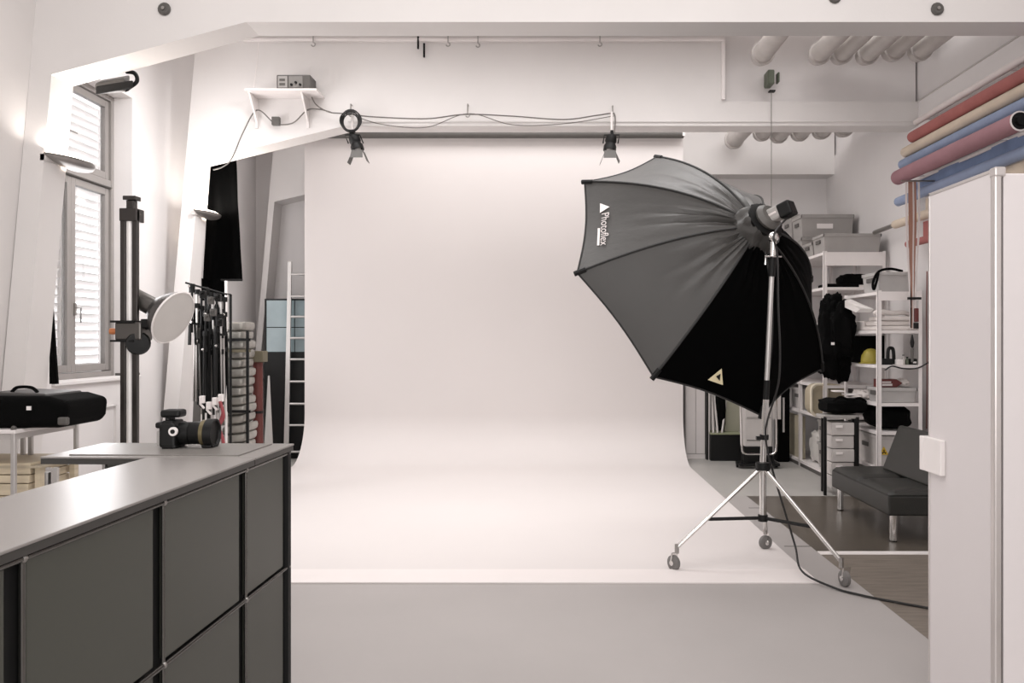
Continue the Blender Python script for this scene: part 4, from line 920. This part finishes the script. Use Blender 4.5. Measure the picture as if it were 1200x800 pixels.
tag(lump(P(844, 474, 10.15), (.06, .05, .25), .2, 5, 31).build('black_pouch', blackf, smooth=True), 'narrow black pouch leaning on the black chest', 'pouch').location.z = zc0
for i, (a_, b_) in enumerate([((836, 507), (834, 452)), ((841, 507), (836, 450)), ((846, 507), (851, 470))]):
    p0 = P(*a_, 10.05); p0.z = zc0; p1 = P(*b_, 10.2)
    tag(MB().cyl(p0, p1, .012, n=8).build('grey_tube', greyl, smooth=True), ['leftmost', 'middle', 'rightmost'][i]+' of three pale tubes standing on the black chest', 'tube', 'pale tubes on the chest')
lc = thing('luggage_trolley', 'chrome tube framed trolley beside the black chest', 'trolley', (X(889, 9.4), 9.4, 0))
x0, x1_ = X(869.5, 9.4), X(909.5, 9.4); zb = Z(532, 9.4); zt2 = Z(455, 9.4)
pts = [V((x0-.02, 9.4, zt2)), V((x0-.005, 9.4, zb+.12))] + [V((x0+.055-.055*math.cos(R(a)), 9.4, zb+.055-.055*math.sin(R(a)))) for a in (20, 45, 70, 90)] + [V((x1_-.055+.055*math.sin(R(a)), 9.4, zb+.055-.055*math.cos(R(a)))) for a in (0, 20, 45, 70)] + [V((x1_+.005, 9.4, zb+.12)), V((x1_+.0, 9.4, zt2))]
MB().tube(pts, .013, 8).build('tube_frame', chrome, lc, smooth=True)
MB().box((x0-.03, 9.38, .03), (x1_+.04, 9.6, .06)).build('base_plate', black, lc, bevel=.004)
MB().box((X(885, 9.4), 9.375, .045), (X(893, 9.4), 9.385, .062)).build('red_reflector', redm, lc)
MB().box((x0+.02, 9.39, .06), (x0+.05, 9.42, zb)).build('frame_foot', black, lc); MB().box((x1_-.05, 9.39, .06), (x1_-.02, 9.42, zb)).build('frame_foot', black, lc)
for x in (x0-.03, x1_+.03): MB().cyl((x-.01, 9.5, .03), (x+.01, 9.5, .03), .03, n=12).build('wheel', black, lc, smooth=True)
t = thing('grey_tote', 'pale grey tote standing on the chrome framed trolley', 'tote', (X(889, 9.45), 9.5, .062))
MB().box((x0+.035, 9.44, .062), (x1_-.03, 9.6, Z(523, 9.45))).build('dark_base', black, t)
MB().box((x0+.04, 9.43, Z(523, 9.45)), (x1_-.035, 9.6, Z(462, 9.45))).build('tote_body', greyl, t, bevel=.012)
MB().box((x0+.06, 9.424, Z(490, 9.45)), (x1_-.05, 9.432, Z(488, 9.45))).build('seam', greyp, t); MB().box((x0+.06, 9.424, Z(516, 9.45)), (x1_-.12, 9.432, Z(515, 9.45))).build('seam', greyd, t)
t = thing('black_tripod_case', 'upright black tripod case between trolley and far unit', 'case', (X(919, 9.9), 9.95, 0))
MB().box((X(911, 9.9), 9.9, .0), (X(926, 9.9), 10.05, Z(440, 9.9))).build('case_body', blackf, t, bevel=.02)
MB().box((X(917, 9.9), 9.885, .35), (X(919, 9.9), 9.9, .75)).build('webbing', greyl, t)
tag(MB().box((X(906, 9.88), 9.875, .5), (X(915, 9.88), 9.899, .86)).build('white_sheet', towel), 'white sheet hung on the black tripod case', 'sheet')

# ------------------------------------------------------------------ black couch
so = thing('black_couch', 'low black leatherette couch with chrome legs', 'couch', (2.66, 6.55, 0))
sx0, sx1, sy0, sy1 = 2.37, 2.98, 5.95, 7.15
MB().box((sx0, sy0, .19), (sx1, sy1, .335)).build('seat_base', leather, so, bevel=.015, seg=3)
def cush(y0, y1):
    def f_(u, v):
        x = sx0+(sx1-sx0)*u; y = y0+(y1-y0)*v; e = min(u, 1-u, v, 1-v); return (x, y, .335+.04*min(1, e*7)**.5*1+.004*nz((x*3, y*3, 0)))
    return MB().grid(f_, 20, 20, thick=None)
for y0, y1 in ((sy0, 6.545), (6.555, sy1)):
    cush(y0, y1).build('seat_cushion', leather, so, smooth=True)
MB().hexa([(2.70, 5.97, .37), (2.83, 5.97, .37), (2.83, 6.93, .37), (2.70, 6.93, .37), (2.84, 5.97, .735), (2.94, 5.97, .70), (2.94, 6.93, .70), (2.84, 6.93, .735)]).build('backrest', leather, so, bevel=.025, seg=4)
for (x, y) in ((2.40, 5.99), (2.40, 7.08), (2.93, 5.99), (2.93, 7.08)):
    MB().cyl((x+.03, y+.03, .008), (x+.03, y+.03, .19), .026, n=16).build('leg', chrome, so, smooth=True); MB().cyl((x+.03, y+.03, 0), (x+.03, y+.03, .008), .027, n=14).build('rubber_foot', black, so)
MB().tube(spline([V((2.745, 6.4, .47)), V((2.742, 6.45, .455)), V((2.74, 6.5, .465))]), .003, 5).build('crease', greyd, so)

# ------------------------------------------------------------------ backdrop rolls on the right wall
rkk = thing('roll_rack', 'white wall rack carrying the coloured backdrop rolls', 'rack', (3.46, 6.9, 2.2))
ROLLS = [(3.38, 3.42, .028, 7.85, 4.6, whiter, 'thin white backdrop roll, highest on the right wall'),
         (3.35, 3.285, .050, 7.86, 4.6, red, 'red backdrop roll, second from the top'),
         (3.35, 3.18, .046, 8.02, 4.6, cream, 'cream backdrop roll directly under the upper red roll'),
         (3.35, 3.075, .048, 8.07, 4.6, blue, 'blue backdrop roll above the thick mauve roll'),
         (3.20, 2.905, .066, 7.82, 5.80, mauve, 'thick mauve backdrop roll with black end cap')]
for yy in (7.7, 6.3, 4.8):
    MB().box((3.46, yy-.02, 2.2), (3.5, yy+.02, 3.5)).build('upright', whitem, rkk)
    for (x, z, r, a_, b_, m, l_) in ROLLS:
        if yy < b_: continue
        MB().box((x+r*.6, yy-.012, z-.012), (3.47, yy+.012, z+.0)).build('arm', whitem, rkk)
for (x, z, r, a_, b_, m, l_) in ROLLS:
    t = thing('backdrop_roll', l_, 'backdrop roll', (x, (a_+b_)/2, z), group='coloured backdrop rolls on the wall rack')
    MB().lathe([(r, 0), (r, .3*(a_-b_)), (r*1.02, .6*(a_-b_)), (r, a_-b_)], (x, b_, z), (0, 1, 0), 20).build('rolled_sheet', m, t, smooth=True)
    for y_, s_ in ((b_, -1), (a_, 1)):
        MB().lathe([(r, 0), (r*.95, .004), (r*.5, .004), (r*.45, .03), (0, .03)], (x, y_, z), (0, s_, 0), 20).build('end_cap', black if (m is mauve or s_ < 0) else whiter, t, smooth=True)
    if m is mauve: MB().lathe([(r*1.0, 0), (r*1.06, -.006), (r*.9, -.01)], (x, b_, z), (0, 1, 0), 20).build('end_ring', whiter, t, smooth=True)
HANG = [(3.36, 2.89, 2.745, .044, 8.2, 7.9, blue, blued, 'blue cloth backdrop with rolled lower edge'), (3.37, 2.70, 2.54, .040, 8.3, 7.7, cream, cream, 'cream cloth backdrop under the hanging blue one'), (3.37, 2.50, 2.315, .034, 8.0, 7.75, red, red, 'lowest red cloth backdrop behind the white locker')]
for (x, zt3, zr, r, yf, ys, m, m2, lab) in HANG:
    t = thing('cloth_backdrop', lab, 'backdrop', (x, 6.4, zr-r))
    MB().grid(lambda u, v: (x+.03+.008*math.sin(u*22), 4.8+(ys-4.8)*u, zr+(zt3-zr)*v), 40, 4, thick=(.006, 0, 0)).build('hanging_sheet', m2, t, smooth=True)
    MB().lathe([(r, 0), (r*1.05, .5*(yf-4.8)), (r, yf-4.8)], (x, 4.8, zr), (0, 1, 0), 18, cap=True).build('rolled_edge', m, t, smooth=True)
    MB().box((x+.028, 4.8, zt3-.01), (x+.06, ys, zt3+.015)).build('batten', whiter, t)
    for yy in (5.2, 7.4): MB().box((x+.05, yy-.01, zt3-.01), (3.5, yy+.01, zt3+.01)).build('wall_hook', steel, t)
    if m is cream: MB().cyl((x-.01, yf, zr-.005), (x-.03, yf+.45, zr-.02), .022, n=12).build('metal_core', steel, t, smooth=True)
# straps hanging by the near shelving
sg = thing('ratchet_straps', 'bundle of red brown and white straps hanging by the rolls', 'strap', (3.2, 7.5, 1.27))
ys_ = 7.5
for px0, px1, m in ((1062, 1067, whiter), (1066, 1069, strapm), (1070, 1070, whiter), (1073, 1071, strapm), (1077, 1073, whiter), (1068, 1068, strapm)):
    pts = [P(px0, 212, ys_), P(px0+.5, 260, ys_), P(px0*.6+px1*.4, 300, ys_), P(px1, 350, ys_), P(px1, 384, ys_)]
    sp2 = spline(pts, 4); mb = MB(); w2 = .009
    mb.grid(lambda u, v: sp2[int(v*(len(sp2)-1)+.5)] + V(((u-.5)*2*w2, .002*px0 % .012, 0)), 1, len(sp2)-1, thick=(0, .003, 0)); mb.build('strap', m, sg)
MB().box(P(1063, 351, 7.51), P(1080, 348, 7.49)).build('hook_bar', black, sg, bevel=.003)
MB().box(P(1071, 377, 7.51), P(1077, 361, 7.48)).build('ratchet', darkred, sg, bevel=.005); MB().box(P(1070, 385, 7.51), P(1077, 378, 7.48)).build('ratchet_body', black, sg, bevel=.005)
MB().lathe([(.0, 0), (.012, .01), (.018, .05), (.012, .09), (.006, .12)], P(1069, 408, 7.5), (0, 0, 1), 12).build('hook_end', black, sg, smooth=True)
MB().cyl(P(1069, 424, 7.5), P(1069, 408, 7.5), .012, n=10).build('lower_hook', greyd, sg, smooth=True)
MB().cyl(P(1068, 212, 7.5)+V((-.09, 0, 0)), V((3.5, 7.5, Z(212, 7.5))), .008, n=8).build('wall_peg', steel, sg, smooth=True)
cable('cable', 'thin reddish cable running down the right wall by shelving', [V((3.485, 7.86, 2.05)), V((3.485, 7.87, 1.6)), V((3.485, 7.86, 1.2)), V((3.485, 7.87, .6))], .006, mat('reddish_cable', '#8a5e58', .6))
